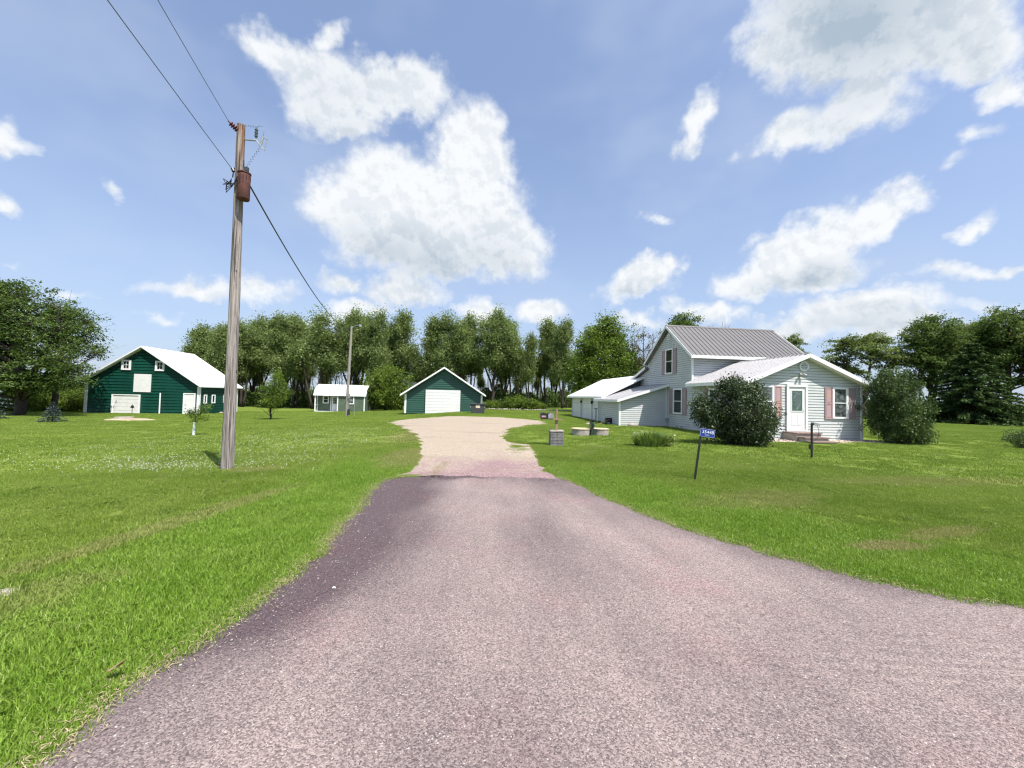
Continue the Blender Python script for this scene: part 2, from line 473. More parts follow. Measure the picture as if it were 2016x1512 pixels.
def asphalt_mat():
    m, t, b, out = new_mat('asphalt_chip')
    ge = t.n('ShaderNodeNewGeometry')
    pos = ge.outputs['Position']
    at = t.n('ShaderNodeAttribute', attribute_name='wear')
    at.attribute_name = 'wear'
    wear = at.outputs['Fac']
    sp1 = t.n('ShaderNodeTexVoronoi')
    sp1.inputs['Scale'].default_value = 135
    t.L.new(pos, sp1.inputs['Vector'])
    sc = t.n('ShaderNodeSeparateColor')
    t.L.new(sp1.outputs['Color'], sc.inputs[0])
    chip = sc.outputs[0]
    big = t.noise(pos, 0.7, 5, 0.6)
    sp0 = t.n('ShaderNodeSeparateXYZ')
    t.L.new(pos, sp0.inputs[0])
    fan = t.n('ShaderNodeCombineXYZ')
    t.L.new(t.math('DIVIDE', t.math('SUBTRACT', sp0.outputs[0], -0.3), t.math('ADD', t.math('MULTIPLY', t.math('SUBTRACT', 9.5, sp0.outputs[1]), 0.24), 1.0)), fan.inputs[0])
    t.L.new(t.math('MULTIPLY', sp0.outputs[1], 0.10), fan.inputs[1])
    big2 = t.noise(fan.outputs[0], 3.2, 4, 0.6)
    dark = t.mix(t.rng(chip, 0.0, 1.0, 0, 1, False), (0.040, 0.030, 0.034), (0.145, 0.108, 0.112))
    lite = t.mix(t.rng(chip, 0.0, 1.0, 0, 1, False), (0.135, 0.103, 0.102), (0.430, 0.348, 0.318))
    f = t.math('ADD', wear, t.math('MULTIPLY', t.math('SUBTRACT', big, 0.5), 0.8))
    f = t.math('ADD', f, t.math('MULTIPLY', t.math('SUBTRACT', big2, 0.5), 1.0), clamp=True)
    c = t.mix(f, dark, lite)
    c = t.mix(t.rng(sc.outputs[1], 0.985, 0.995), c, (0.46, 0.41, 0.38))
    c = t.mix(t.rng(sc.outputs[2], 0.92, 0.96, 0, 0.6), c, (0.035, 0.028, 0.03))
    pk = t.rng(t.noise(pos, 0.9, 3, 0.6), 0.5, 0.7, 0, 0.4)
    c = t.mix(pk, c, t.mix(1.0, c, (1.12, 0.88, 0.92), 'MULTIPLY'))
    t.L.new(c, b.inputs['Base Color'])
    b.inputs['Roughness'].default_value = 0.85
    b.inputs['Specular IOR Level'].default_value = 0.25
    bp = t.n('ShaderNodeBump')
    bp.inputs['Strength'].default_value = 0.75
    bp.inputs['Distance'].default_value = 0.006
    t.L.new(t.math('ADD', t.math('MULTIPLY', sp1.outputs['Distance'], -1.0), t.noise(pos, 260, 2, 0.6)), bp.inputs['Height'])
    t.L.new(bp.outputs[0], b.inputs['Normal'])


def gravel_mat():
    m, t, b, out = new_mat('drive_gravel')
    ge = t.n('ShaderNodeNewGeometry')
    pos = ge.outputs['Position']
    sp = t.n('ShaderNodeSeparateXYZ')
    t.L.new(pos, sp.inputs[0])
    v1 = t.n('ShaderNodeTexVoronoi')
    v1.inputs['Scale'].default_value = 42
    t.L.new(pos, v1.inputs['Vector'])
    sc = t.n('ShaderNodeSeparateColor')
    t.L.new(v1.outputs['Color'], sc.inputs[0])
    beige = t.mix(sc.outputs[0], (0.235, 0.190, 0.146), (0.44, 0.370, 0.288))
    pink = t.mix(sc.outputs[0], (0.16, 0.10, 0.105), (0.34, 0.235, 0.235))
    big = t.noise(pos, 0.45, 5, 0.6)
    yy = t.math('ADD', sp.outputs[1], t.math('MULTIPLY', t.math('SUBTRACT', big, 0.5), 7.0))
    yy = t.math('ADD', yy, t.math('MULTIPLY', t.math('ABSOLUTE', t.math('SUBTRACT', sp.outputs[0], -0.3)), 0.9))
    c = t.mix(t.rng(yy, 8.6, 12.0), pink, beige)
    gr = t.noise(t.vmath('MULTIPLY', pos, (0.25, 1, 1)).outputs[0], 0.9, 4, 0.65)
    c = t.mix(t.rng(gr, 0.52, 0.74, 0, 0.6), c, (0.20, 0.165, 0.12))
    c = t.mix(t.rng(t.noise(pos, 7.0, 4, 0.7), 0.5, 0.75, 0, 0.45), c, (0.17, 0.135, 0.105))
    weeds = t.math('MULTIPLY', t.rng(t.noise(pos, 1.4, 5, 0.75), 0.66, 0.74), t.rng(sp.outputs[1], 12, 20))
    c = t.mix(t.math('MULTIPLY', weeds, 0.8), c, (0.13, 0.15, 0.05))
    t.L.new(c, b.inputs['Base Color'])
    b.inputs['Roughness'].default_value = 0.9
    b.inputs['Specular IOR Level'].default_value = 0.2
    bp = t.n('ShaderNodeBump')
    bp.inputs['Strength'].default_value = 0.8
    bp.inputs['Distance'].default_value = 0.012
    t.L.new(t.math('MULTIPLY', v1.outputs['Distance'], -1.0), bp.inputs['Height'])
    t.L.new(bp.outputs[0], b.inputs['Normal'])


ground_mat()
blade_mat()
asphalt_mat()
gravel_mat()


# ------------------------------------------------------------------ object helpers
def link(o, parent=None):
    COL.objects.link(o)
    if parent:
        o.parent = parent
    return o


def tag(o, label=None, cat=None, group=None, kind=None):
    if label:
        o['label'] = label
    if cat:
        o['category'] = cat
    if group:
        o['group'] = group
    if kind:
        o['kind'] = kind
    return o


def empty(name, loc, rz=0.0, label=None, cat=None, group=None):
    o = bpy.data.objects.new(name, None)
    o.location = loc
    o.rotation_euler = (0, 0, rz)
    o.empty_display_size = 0.3
    link(o)
    return tag(o, label, cat, group)


X3, Y3, Z3 = Vector((1, 0, 0)), Vector((0, 1, 0)), Vector((0, 0, 1))


class MB:
    def __init__(s):
        s.v, s.f = [], []

    def poly(s, pts):
        i = len(s.v)
        s.v += [tuple(p) for p in pts]
        s.f.append(tuple(range(i, i + len(pts))))
        return s

    def obox(s, o, S, U, N, s0, s1, u0, u1, n0, n1):
        i = len(s.v)
        o = Vector(o)
        for nn in (n0, n1):
            for (a, b) in ((s0, u0), (s1, u0), (s1, u1), (s0, u1)):
                s.v.append(tuple(o + S * a + U * b + N * nn))
        s.f += [(i + 3, i + 2, i + 1, i), (i + 4, i + 5, i + 6, i + 7)]
        for k in range(4):
            s.f.append((i + k, i + (k + 1) % 4, i + 4 + (k + 1) % 4, i + 4 + k))
        return s

    def box(s, x0, x1, y0, y1, z0, z1):
        return s.obox((0, 0, 0), X3, Y3, Z3, x0, x1, y0, y1, z0, z1)

    def prism(s, pts, d):
        """closed prism: planar polygon pts extruded by vector d"""
        i, n = len(s.v), len(pts)
        d = Vector(d)
        s.v += [tuple(Vector(p)) for p in pts] + [tuple(Vector(p) + d) for p in pts]
        s.f += [tuple(range(i + n - 1, i - 1, -1)), tuple(range(i + n, i + 2 * n))]
        for k in range(n):
            s.f.append((i + k, i + (k + 1) % n, i + n + (k + 1) % n, i + n + k))
        return s

    def tube(s, pts, rr, n=8, caps=True):
        pts = [Vector(p) for p in pts]
        if not isinstance(rr, (list, tuple)):
            rr = [rr] * len(pts)
        base = len(s.v)
        ref = None
        for k, p in enumerate(pts):
            d = (pts[min(k + 1, len(pts) - 1)] - pts[max(k - 1, 0)])
            if d.length < 1e-9:
                d = Z3.copy()
            d.normalize()
            if ref is None:
                ref = d.orthogonal().normalized()
            a = (ref - d * ref.dot(d))
            if a.length < 1e-6:
                a = d.orthogonal()
            a.normalize()
            ref = a
            b = d.cross(a)
            for j in range(n):
                t = 2 * math.pi * j / n
                s.v.append(tuple(p + (a * math.cos(t) + b * math.sin(t)) * rr[k]))
        for k in range(len(pts) - 1):
            for j in range(n):
                a0 = base + k * n + j
                a1 = base + k * n + (j + 1) % n
                s.f.append((a0, a1, a1 + n, a0 + n))
        if caps:
            s.f.append(tuple(base + j for j in range(n - 1, -1, -1)))
            e = base + (len(pts) - 1) * n
            s.f.append(tuple(e + j for j in range(n)))
        return s

    def ball(s, c, r, n=8, m=5, jit=0.0, rng=None):
        c = Vector(c)
        if not isinstance(r, (list, tuple)):
            r = (r, r, r)
        i0 = len(s.v)
        for a in range(m + 1):
            ph = math.pi * a / m
            for b in range(n):
                th = 2 * math.pi * b / n
                k = 1 + (rng.uniform(-jit, jit) if rng else 0)
                s.v.append((c.x + r[0] * k * math.sin(ph) * math.cos(th), c.y + r[1] * k * math.sin(ph) * math.sin(th), c.z + r[2] * k * math.cos(ph)))
        for a in range(m):
            for b in range(n):
                p = i0 + a * n + b
                q = i0 + a * n + (b + 1) % n
                s.f.append((p, p + n, q + n, q))
        return s

    def mesh(s, name, m, smooth=False):
        me = bpy.data.meshes.new(name)
        me.from_pydata(s.v, [], s.f)
        if m:
            me.materials.append(MATS[m])
        if smooth:
            for p in me.polygons:
                p.use_smooth = True
        bm = bmesh.new()
        bm.from_mesh(me)
        bmesh.ops.remove_doubles(bm, verts=bm.verts, dist=1e-6)
        bmesh.ops.recalc_face_normals(bm, faces=bm.faces)
        bm.to_mesh(me)
        bm.free()
        return me

    def build(s, name, m, parent=None, smooth=False):
        return link(bpy.data.objects.new(name, s.mesh(name, m, smooth)), parent)


def copy_tree(o, parent=None):
    c = o.copy()
    COL.objects.link(c)
    if parent:
        c.parent = parent
    for ch in o.children:
        copy_tree(ch, c)
    return c


# ------------------------------------------------------------------ terrain
def gz(x, y):
    """height of the ground: level at the road, dropping gently towards the barn"""
    if y <= 0:
        return 0.0
    d = max(0.0, -(x + 5))
    return -1.15 * (1 - math.exp(-d / 12)) * (0.35 + 0.65 * min(1, y / 45))


def axis(fine, step, far):
    a = list(np.arange(-fine, fine + 1e-6, step))
    x, s = fine, step
    while x < far:
        s *= 1.35
        x += s
        a = [-x] + a + [x]
    return a


gx = axis(60, 1.5, 3500)
gy = sorted(axis(70, 1.5, 3500))
gv = [(x, y, gz(x, y)) for y in gy for x in gx]
nx = len(gx)
gf = [(j * nx + i, j * nx + i + 1, (j + 1) * nx + i + 1, (j + 1) * nx + i) for j in range(len(gy) - 1) for i in range(nx - 1)]
g = MB()
g.v, g.f = gv, gf
tag(g.build('ground', 'lawn', None, True), kind='structure')

AL = [(-7, -80), (0.3, -80), (0.45, -12), (0.7, -5.0), (1.0, -3.1), (1.35, -2.35), (1.72, -2.01), (2.06, -2.05), (2.45, -1.97), (2.93, -1.95), (3.56, -1.88), (4.14, -1.93), (5.15, -2.09), (6.01, -2.25), (6.9, -2.39), (7.44, -2.41), (7.72, -2.02), (7.86, -1.5)]
AR = [(-7, 80), (2.3, 80), (2.55, 20), (2.75, 10), (2.95, 6.8), (3.1, 5.2), (3.24, 4.35), (3.42, 3.75), (3.73, 3.39), (4.1, 2.98), (4.64, 2.53), (5.36, 2.08), (6.45, 1.58), (7.41, 1.32), (7.75, 1.12), (7.92, 0.95)]
GR = [(7.80, -2.35, 1.12), (8.13, -2.2, 0.98), (8.68, -2.17, 0.86), (9.32, -2.25, 0.78), (10.05, -2.39, 0.78), (10.91, -2.57, 0.77), (11.93, -2.83, 0.77), (13.45, -3.2, 0.70), (13.79, -3.32, 0.05), (15.09, -3.67, -0.25), (16.67, -4.23, -0.17), (18.06, -4.93, -0.14), (19.75, -5.61, -0.08), (21.48, -6.36, 0.41), (22.75, -6.86, 1.23), (24.18, -7.49, 2.24), (26.23, -7.89, 2.29), (28.03, -7.22, 1.52), (29.33, -6.01, 0.15), (30.6, -4.17, -1.09)]


def lerp_tab(tab, y):
    return float(np.interp(y, [p[0] for p in tab], [p[1] for p in tab]))


GRL = [(a, b) for a, b, c in GR]
GRR = [(a, c) for a, b, c in GR]
_wr = random.Random(7)
WOB = [_wr.uniform(-1, 1) for _ in range(4000)]


def wob(y, k):
    i = (y * 3.3 + k * 731.7) % 3900
    a, f = int(i), i - int(i)
    s = WOB[a] * (1 - f) + WOB[a + 1] * f
    j = (y * 11 + k * 331.3) % 3900
    a, f = int(j), j - int(j)
    return s * 0.7 + (WOB[a] * (1 - f) + WOB[a + 1] * f) * 0.3


def drive_edges(y):
    amp = 0.08 + 0.30 * max(0, min(1, (y - 12) / 8))
    return lerp_tab(GRL, y) + wob(y, 1) * amp, lerp_tab(GRR, y) + wob(y, 2) * amp


def asphalt_edges(y):
    return lerp_tab(AL, y) + wob(y * 1.5, 3) * 0.05, lerp_tab(AR, y) + wob(y * 1.5, 4) * 0.05


def on_pave(x, y, m=0.0):
    if -7 < y < 7.9:
        a, b = asphalt_edges(y)
        if a - m < x < b + m:
            return True
    if 7.8 <= y < 30.6:
        a, b = drive_edges(y)
        if a - m < x < b + m:
            return True
    return False


def strip(name, m, ys, edges, zoff, ncol, wear=None, power=1.0):
    v, f, wv = [], [], []
    for y in ys:
        a, b = edges(y)
        for i in range(ncol + 1):
            x = a + (b - a) * i / ncol
            yy = y + (0.09 * wob(x * 2.2, 9) + 0.05 * wob(x * 6, 11) if (wear and y > 7.55) else 0)
            v.append((x, yy, gz(x, y) + zoff))
            if wear:
                wv.append(wear(x, y, a, b))
    n = ncol + 1
    for j in range(len(ys) - 1):
        for i in range(ncol):
            f.append((j * n + i, j * n + i + 1, (j + 1) * n + i + 1, (j + 1) * n + i))
    me = bpy.data.meshes.new(name)
    me.from_pydata(v, [], f)
    me.materials.append(MATS[m])
    if wear:
        at = me.attributes.new('wear', 'FLOAT', 'POINT')
        at.data.foreach_set('value', wv)
    o = link(bpy.data.objects.new(name, me))
    return tag(o, kind='structure')


def wear_fn(x, y, a, b):
    """traffic wear of the chip seal: bare dark tar along the left edge, polished pale wheel paths in the middle"""
    if y < 0.9:
        return 0.55
    v = 0.80
    dl = x - (lerp_tab(AL, y))
    v -= 0.95 * math.exp(-((dl - 0.30 - 0.02 * (y - 2)) / (0.24 + 0.05 * y)) ** 2) * min(1, max(0, (y - 2.0) / 1.2))
    v -= 0.22 * math.exp(-((dl - 1.0) / 0.30) ** 2) * min(1, max(0, (y - 2.0) / 2))
    dr = lerp_tab(AR, y) - x
    v -= 0.40 * math.exp(-(dr / 0.5) ** 2)
    v -= 0.08 * math.exp(-((x - 0.15 - 0.05 * y) / 0.35) ** 2)
    v -= 0.16 * math.exp(-((7.9 - y) / 0.4) ** 2)
    v -= 0.40 * math.exp(-(dl / 0.30) ** 2)
    v -= 0.25 * max(0, math.sin(x * 2.1 + y * .9) * math.sin(y * 1.1 - x * .4))
    return v


ys_a = [-7, -3, -1, 0] + list(np.arange(0.3, 7.95, 0.1))


def verge_edges(y):
    a, b = asphalt_edges(min(y, 7.8)) if y < 7.8 else drive_edges(y)
    return a - 0.14 - 0.07 * wob(y * 2, 5), b + 0.14 + 0.07 * wob(y * 2, 6)


strip('verge_dirt', 'dirt', list(np.arange(0.5, 13.5, 0.12)), verge_edges, 0.004, 10)
strip('gravel_drive', 'drive_gravel', list(np.arange(7.78, 30.61, 0.12)), drive_edges, 0.010, 16)
strip('asphalt_road', 'asphalt_chip', ys_a, asphalt_edges, 0.018, 120, wear_fn)

# ------------------------------------------------------------------ building helpers


def clip_half(poly, zc, keep_above):
    out = []
    n = len(poly)
    for i in range(n):
        a, b = poly[i], poly[(i + 1) % n]
        ia = (a[1] >= zc) if keep_above else (a[1] <= zc)
        ib = (b[1] >= zc) if keep_above else (b[1] <= zc)
        if ia:
            out.append(a)
        if ia != ib:
            t = (zc - a[1]) / (b[1] - a[1])
            out.append((a[0] + (b[0] - a[0]) * t, zc))
    return out


def boards(parent, poly, o, S, N, pitch, m, name='siding_board', lip=0.022):
    """lap siding: one board object per course, clipped to the wall outline poly (s, z)"""
    o = Vector(o)
    zs = [p[1] for p in poly]
    z = min(zs)
    while z < max(zs) - 0.01:
        z1 = min(z + pitch, max(zs))
        c = clip_half(clip_half(poly, z, True), z1 - pitch * 0.115, False)  # slot left at the top, where the dark body shows as painted shadow
        c2 = []
        for p in c:
            if not c2 or (abs(p[0] - c2[-1][0]) + abs(p[1] - c2[-1][1])) > 1e-4:
                c2.append(p)
        if len(c2) > 2 and (abs(c2[0][0] - c2[-1][0]) + abs(c2[0][1] - c2[-1][1])) < 1e-4:
            c2.pop()
        if len(c2) >= 3:
            mb = MB()
            n = len(c2)
            back = [o + S * p[0] + Z3 * p[1] for p in c2]
            front = [o + S * p[0] + Z3 * p[1] + N * (0.004 + (lip - 0.004) * (z1 - p[1]) / max(z1 - z, 1e-6)) for p in c2]
            mb.v = [tuple(p) for p in back + front]
            mb.f = [tuple(range(n, 2 * n))] + [(k, (k + 1) % n, n + (k + 1) % n, n + k) for k in range(n)]
            mb.build(name, m, parent)
        z = z1


def roof_slope(parent, E, Rg, L, length, m, trim='white_trim', panel=0.0, rib=0.02, thick=0.13, fascia=0.17, name='roof', ends=(1, 1)):
    """one plane of a roof: deck, metal panels with raised ribs, eave and rake boards"""
    E, Rg, L = Vector(E), Vector(Rg), Vector(L).normalized()
    U = (Rg - E)
    ul = U.length
    U.normalize()
    N = L.cross(U)
    if N.z < 0:
        N = -N
    deck = MB().obox(E, L, U, N, 0, length, 0, ul, -thick, -0.004)
    ro = deck.build(name, m if not panel else trim, parent)
    tr = MB()
    tr.obox(E, L, Z3, -(U - Z3 * U.z).normalized(), -0.012, length + 0.012, -fascia, -0.0, -0.002, 0.025)
    if ends[0]:
        tr.obox(E, U, Z3, -L, -0.02, ul, -fascia, 0.012, 0.0, 0.025)
    if ends[1]:
        tr.obox(E + L * length, U, Z3, L, -0.02, ul, -fascia, 0.012, 0.0, 0.025)
    tr.build('fascia', trim, ro)
    if panel:
        n = max(1, round(length / panel))
        wd = length / n
        pm = MB()
        h, t = rib, 0.0
        prof = [(0.0, 0.003), (0.012, h), (0.045, h), (0.06, 0.003), (wd * 0.5, 0.004), (wd, 0.003)]
        for (a, b) in zip(prof[:-1], prof[1:]):
            pm.poly([(a[0], -0.02, a[1]), (b[0], -0.02, b[1]), (b[0], ul, b[1]), (a[0], ul, a[1])])
            pm.poly([(a[0], -0.02, -0.01), (b[0], -0.02, -0.01), (b[0], -0.02, b[1]), (a[0], -0.02, a[1])])
        me = pm.mesh('roof_panel', m)
        flip = L.cross(U).z < 0
        for i in range(n):
            po = bpy.data.objects.new('roof_panel', me)
            if flip:
                base = E + L * wd * (i + 1)
                LL = -L
            else:
                base = E + L * wd * i
                LL = L
            po.matrix_basis = Matrix(((LL.x, U.x, N.x, base.x), (LL.y, U.y, N.y, base.y), (LL.z, U.z, N.z, base.z), (0, 0, 0, 1)))
            link(po, ro)
    return ro


def window(parent, o, S, N, wd, ht, frame=0.07, pane='glass_dark', cols=1, rows=2, name='window', fm='white_trim', out=0.05):
    o = Vector(o)
    f = MB()
    f.obox(o, S, Z3, N, 0, wd, 0, frame, 0, out + 0.01)
    f.obox(o, S, Z3, N, 0, wd, ht - frame, ht, 0, out)
    f.obox(o, S, Z3, N, 0, frame, frame, ht - frame, 0, out)
    f.obox(o, S, Z3, N, wd - frame, wd, frame, ht - frame, 0, out)
    fo = f.build(name, fm, parent)
    s = MB()
    iw, ih = wd - 2 * frame, ht - 2 * frame
    for i in range(1, cols):
        x = frame + iw * i / cols
        s.obox(o, S, Z3, N, x - 0.012, x + 0.012, frame, ht - frame, 0.024, out - 0.006)
    for j in range(1, rows):
        z = frame + ih * j / rows
        s.obox(o, S, Z3, N, frame, wd - frame, z - 0.02, z + 0.02, 0.023, out - 0.003)
    b = 0.022
    s.obox(o, S, Z3, N, frame, frame + b, frame, ht - frame, 0.022, out - 0.012)
    s.obox(o, S, Z3, N, wd - frame - b, wd - frame, frame, ht - frame, 0.022, out - 0.012)
    s.build('sash', fm, fo)
    for i in range(cols):
        for j in range(rows):
            p = MB()
            p.obox(o, S, Z3, N, frame + iw * i / cols + 0.003, frame + iw * (i + 1) / cols - 0.003, frame + ih * j / rows + 0.003, frame + ih * (j + 1) / rows - 0.003, 0.010, 0.024)
            p.build('pane', pane, fo)
    return fo


def shutter(parent, o, S, N, wd, ht, label=None):
    o = Vector(o)
    m = MB()
    r = 0.05
    m.obox(o, S, Z3, N, 0, wd, 0, ht, 0.0, 0.026)
    for (z0, z1) in ((0, r), (ht * 0.47, ht * 0.47 + r), (ht - r, ht)):
        m.obox(o, S, Z3, N, r, wd - r, z0, z1, 0.026, 0.042)
    m.obox(o, S, Z3, N, 0, r, 0, ht, 0.026, 0.042)
    m.obox(o, S, Z3, N, wd - r, wd, 0, ht, 0.026, 0.042)
    for (z0, z1) in ((r + 0.03, ht * 0.47 - 0.03), (ht * 0.47 + r + 0.03, ht - r - 0.03)):
        m.obox(o, S, Z3, N, r + 0.03, wd - r - 0.03, z0, z1, 0.026, 0.036)
    s = m.build('shutter', 'shutter_faded' if label else 'shutter', parent)
    if label:
        s['label'] = label
    return s


def octo_vent(parent, c, S, N, r, name='gable_vent', n=8):
    c = Vector(c)
    ring = MB()
    for k in range(n):
        a0, a1 = math.pi * 2 * (k + .5) / n, math.pi * 2 * (k + 1.5) / n
        q = [(math.cos(a0) * r, math.sin(a0) * r), (math.cos(a1) * r, math.sin(a1) * r), (math.cos(a1) * r * .78, math.sin(a1) * r * .78), (math.cos(a0) * r * .78, math.sin(a0) * r * .78)]
        ring.prism([c + S * a + Z3 * b for a, b in q], N * 0.06)
    ro = ring.build(name, 'white_trim', parent)
    MB().obox(c, S, Z3, N, -r * .6, r * .6, -r * .6, r * .6, 0.012, 0.022).build('vent_back', 'siding_gap_shade', ro)
    for k in range(5):
        z = r * .78 * (-0.8 + 0.4 * k)
        hw = math.sqrt(max(0.01, (r * .82) ** 2 - z * z))
        s = MB()
        T = (Z3 * 0.8 - N * 0.6).normalized()
        s.obox(c + Z3 * z, S, T, N, -hw, hw, -0.035, 0.035, 0.035, 0.043)
        s.build('louver', 'white_trim', ro)


GRID = rad(6.5)
# ------------------------------------------------------------------ farmhouse
house = empty('farmhouse', (10.81, 17.45, -0.03), GRID, 'pale grey lap sided farmhouse with grey metal upper roof and white ribbed front roof', 'house')
H0 = -0.14
# masonry footings and wall bodies
fw_poly = [(0, 0), (5.62, 0), (5.62, 2.62), (2.62, 3.82), (0, 2.72)]
wall = MB()
wall.prism([(x, 0.0, z + H0 * 0) for x, z in [(0, -.12), (5.62, -.12), (5.62, 2.60), (2.62, 3.80), (0, 2.70)]], (0, 4.62, 0))
front_wall = wall.build('wall', 'siding_gap_shade', house)
boards(front_wall, fw_poly, (0, 0, 0), X3, -Y3, 0.128, 'siding')
# left wall: siding of front wing, main block and rear addition, one plane
LP = -Y3
main_body = MB()
main_body.prism([(0.0, y, z) for y, z in [(4.62, -.16), (9.9, -.16), (9.9, 4.32), (7.1, 6.22), (4.62, 4.32)]], (7.05, 0, 0))
main_wall = main_body.build('wall', 'siding_gap_shade', house)
boards(main_wall, [(0.0, 0.0), (4.62, 0.0), (4.62, 2.70), (0.0, 2.70)], (0, 0, -0.06), Y3, -X3, 0.128, 'siding')
boards(main_wall, [(4.62, -0.128), (9.9, -0.128), (9.9, 4.36), (7.1, 6.26), (4.62, 4.36)], (0, 0, -0.06), Y3, -X3, 0.128, 'siding')
boards(main_wall, [(0, 2.76), (7.05, 2.76), (7.05, 4.36), (0, 4.36)], (0, 4.62, -0.06), X3, -Y3, 0.128, 'siding')
salt = MB()
salt.prism([(0.0, y, z) for y, z in [(9.9, -.2), (13.6, -.2), (13.6, 2.68), (9.9, 3.86)]], (6.6, 0, 0))
salt_wall = salt.build('wall', 'siding_gap_shade', house)
boards(salt_wall, [(9.9, -0.128), (13.6, -0.128), (13.6, 2.72), (9.9, 3.9)], (0, 0, -0.06), Y3, -X3, 0.128, 'siding')
# corner boards
MB().box(-0.035, 0.06, -0.035, 0.06, -.1, 2.72).build('corner_trim', 'white_trim', house)
MB().box(5.56, 5.655, -0.035, 0.06, -.1, 2.62).build('corner_trim', 'white_trim', house)
MB().box(-0.037, 0.06, 4.58, 4.68, 2.72, 4.36).build('corner_trim', 'white_trim', house)
MB().box(-0.037, 0.06, 9.86, 9.95, 3.9, 4.36).build('corner_trim', 'white_trim', house)
fd = MB()
fd.box(0.015, 5.6, 0.012, 0.1, -.3, -.0)
fd.box(0.012, 0.1, 0.2, 13.5, -.4, -.06)
fd.build('foundation', 'concrete', house)
# roofs
roof_slope(house, (-0.42, -0.34, 2.66), (2.62, -0.34, 3.96), Y3, 4.92, 'ribbed_white', panel=0.26, rib=0.04)
roof_slope(house, (5.92, -0.34, 2.60), (2.62, -0.34, 3.96), Y3, 4.92, 'ribbed_white', panel=0.26, rib=0.04)
roof_slope(house, (-0.30, 4.20, 4.28), (-0.30, 7.10, 6.46), X3, 7.45, 'grey_roof', panel=0.29, rib=0.035)
roof_slope(house, (-0.30, 10.10, 4.28), (-0.30, 7.10, 6.46), X3, 7.45, 'grey_roof', panel=0.0)
roof_slope(house, (-0.30, 13.95, 2.72), (-0.30, 9.93, 4.02), X3, 7.1, 'grey_roof')
rc = MB()
rc.prism([(2.50, -0.36, 3.93), (2.62, -0.36, 4.005), (2.74, -0.36, 3.93), (2.62, -0.36, 3.975)], (0, 4.94, 0))
rc.prism([(-0.32, 6.98, 6.40), (-0.32, 7.1, 6.505), (-0.32, 7.22, 6.40), (-0.32, 7.1, 6.47)], (7.5, 0, 0))
rc.build('ridge_cap', 'grey_roof', house)
# front windows, door, vent, flood light
window(house, (4.06, -0.018, 1.03), X3, -Y3, 0.80, 1.45, 0.085, 'curtain_glass')
window(house, (0.26, -0.018, 1.03), X3, -Y3, 0.84, 1.45, 0.085, 'curtain_glass')
shutter(house, (3.68, -0.018, 1.01), X3, -Y3, 0.37, 1.45, 'shutter faded to salmon pink')
shutter(house, (4.87, -0.018, 1.01), X3, -Y3, 0.37, 1.45)
shutter(house, (1.12, -0.018, 1.01), X3, -Y3, 0.37, 1.45, 'shutter faded to salmon pink')
door = MB()
door.obox((1.72, -0.016, 0.42), X3, Z3, -Y3, 0, 1.04, 0, 0.05, 0, 0.07)
door.obox((1.72, -0.016, 0.42), X3, Z3, -Y3, 0, 0.10, 0.05, 2.03, 0, 0.07)
door.obox((1.72, -0.016, 0.42), X3, Z3, -Y3, 0.94, 1.04, 0.05, 2.03, 0, 0.07)
door.obox((1.72, -0.016, 0.42), X3, Z3, -Y3, 0, 1.04, 2.03, 2.13, 0, 0.075)
dfr = door.build('door_frame', 'white_trim', house)
slab = MB().obox((1.82, -0.016, 0.47), X3, Z3, -Y3, 0, 0.84, 0, 1.98, 0.0, 0.03)
for sx in (0.14, 0.46):
    slab.obox((1.82, -0.016, 0.47), X3, Z3, -Y3, sx, sx + 0.24, 0.22, 0.72, 0.03, 0.037)
slb = slab.build('door', 'door_white', house)
MB().obox((1.82, -0.016, 0.47), X3, Z3, -Y3, 0.16, 0.68, 0.88, 1.80, 0.0302, 0.034).build('door_pane', 'door_glass', slb)
fr = MB()
for (a0, a1, b0, b1) in ((0.12, 0.16, 0.84, 1.84), (0.68, 0.72, 0.84, 1.84), (0.16, 0.68, 0.84, 0.88), (0.16, 0.68, 1.80, 1.84)):
    fr.obox((1.82, -0.016, 0.47), X3, Z3, -Y3, a0, a1, b0, b1, 0.03, 0.045)
fr.build('pane_frame', 'door_white', slb)
ld = MB()
for k in range(5):
    p = [(1.82 + 0.42 + 0.2 * math.sin(t * 3.14) * (1 - k * .22) * sg, -0.052, 0.47 + 0.95 + t * 0.78) for sg in (1,) for t in [i / 8 for i in range(9)]]
    ld.tube(p, 0.004, 4)
    p = [(1.82 + 0.42 - 0.2 * math.sin(t * 3.14) * (1 - k * .22), -0.052, 0.47 + 0.95 + t * 0.78) for t in [i / 8 for i in range(9)]]
    ld.tube(p, 0.004, 4)
ld.build('leading', 'galvanised', slb)
MB().ball((2.58, -0.09, 1.42), 0.028).build('door_handle', 'galvanised', slb)
octo_vent(house, (2.60, -0.015, 3.40), X3, -Y3, 0.24)
octo_vent(house, (-0.015, 7.15, 5.72), Y3, -X3, 0.19, n=14)
fl = MB()
fl.tube([(2.42, -0.02, 3.03), (2.42, -0.08, 3.03)], 0.06, 10)
for sg in (-1, 1):
    fl.tube([(2.42, -0.08, 3.03), (2.42 + sg * .08, -0.14, 3.02), (2.42 + sg * .13, -0.24, 2.95)], [0.02, 0.05, 0.06], 10)
fl.build('flood_light', 'galvanised', house)
MB().box(5.50, 5.57, -0.10, -0.03, 0.05, 2.55).build('downspout', 'white_trim', house)
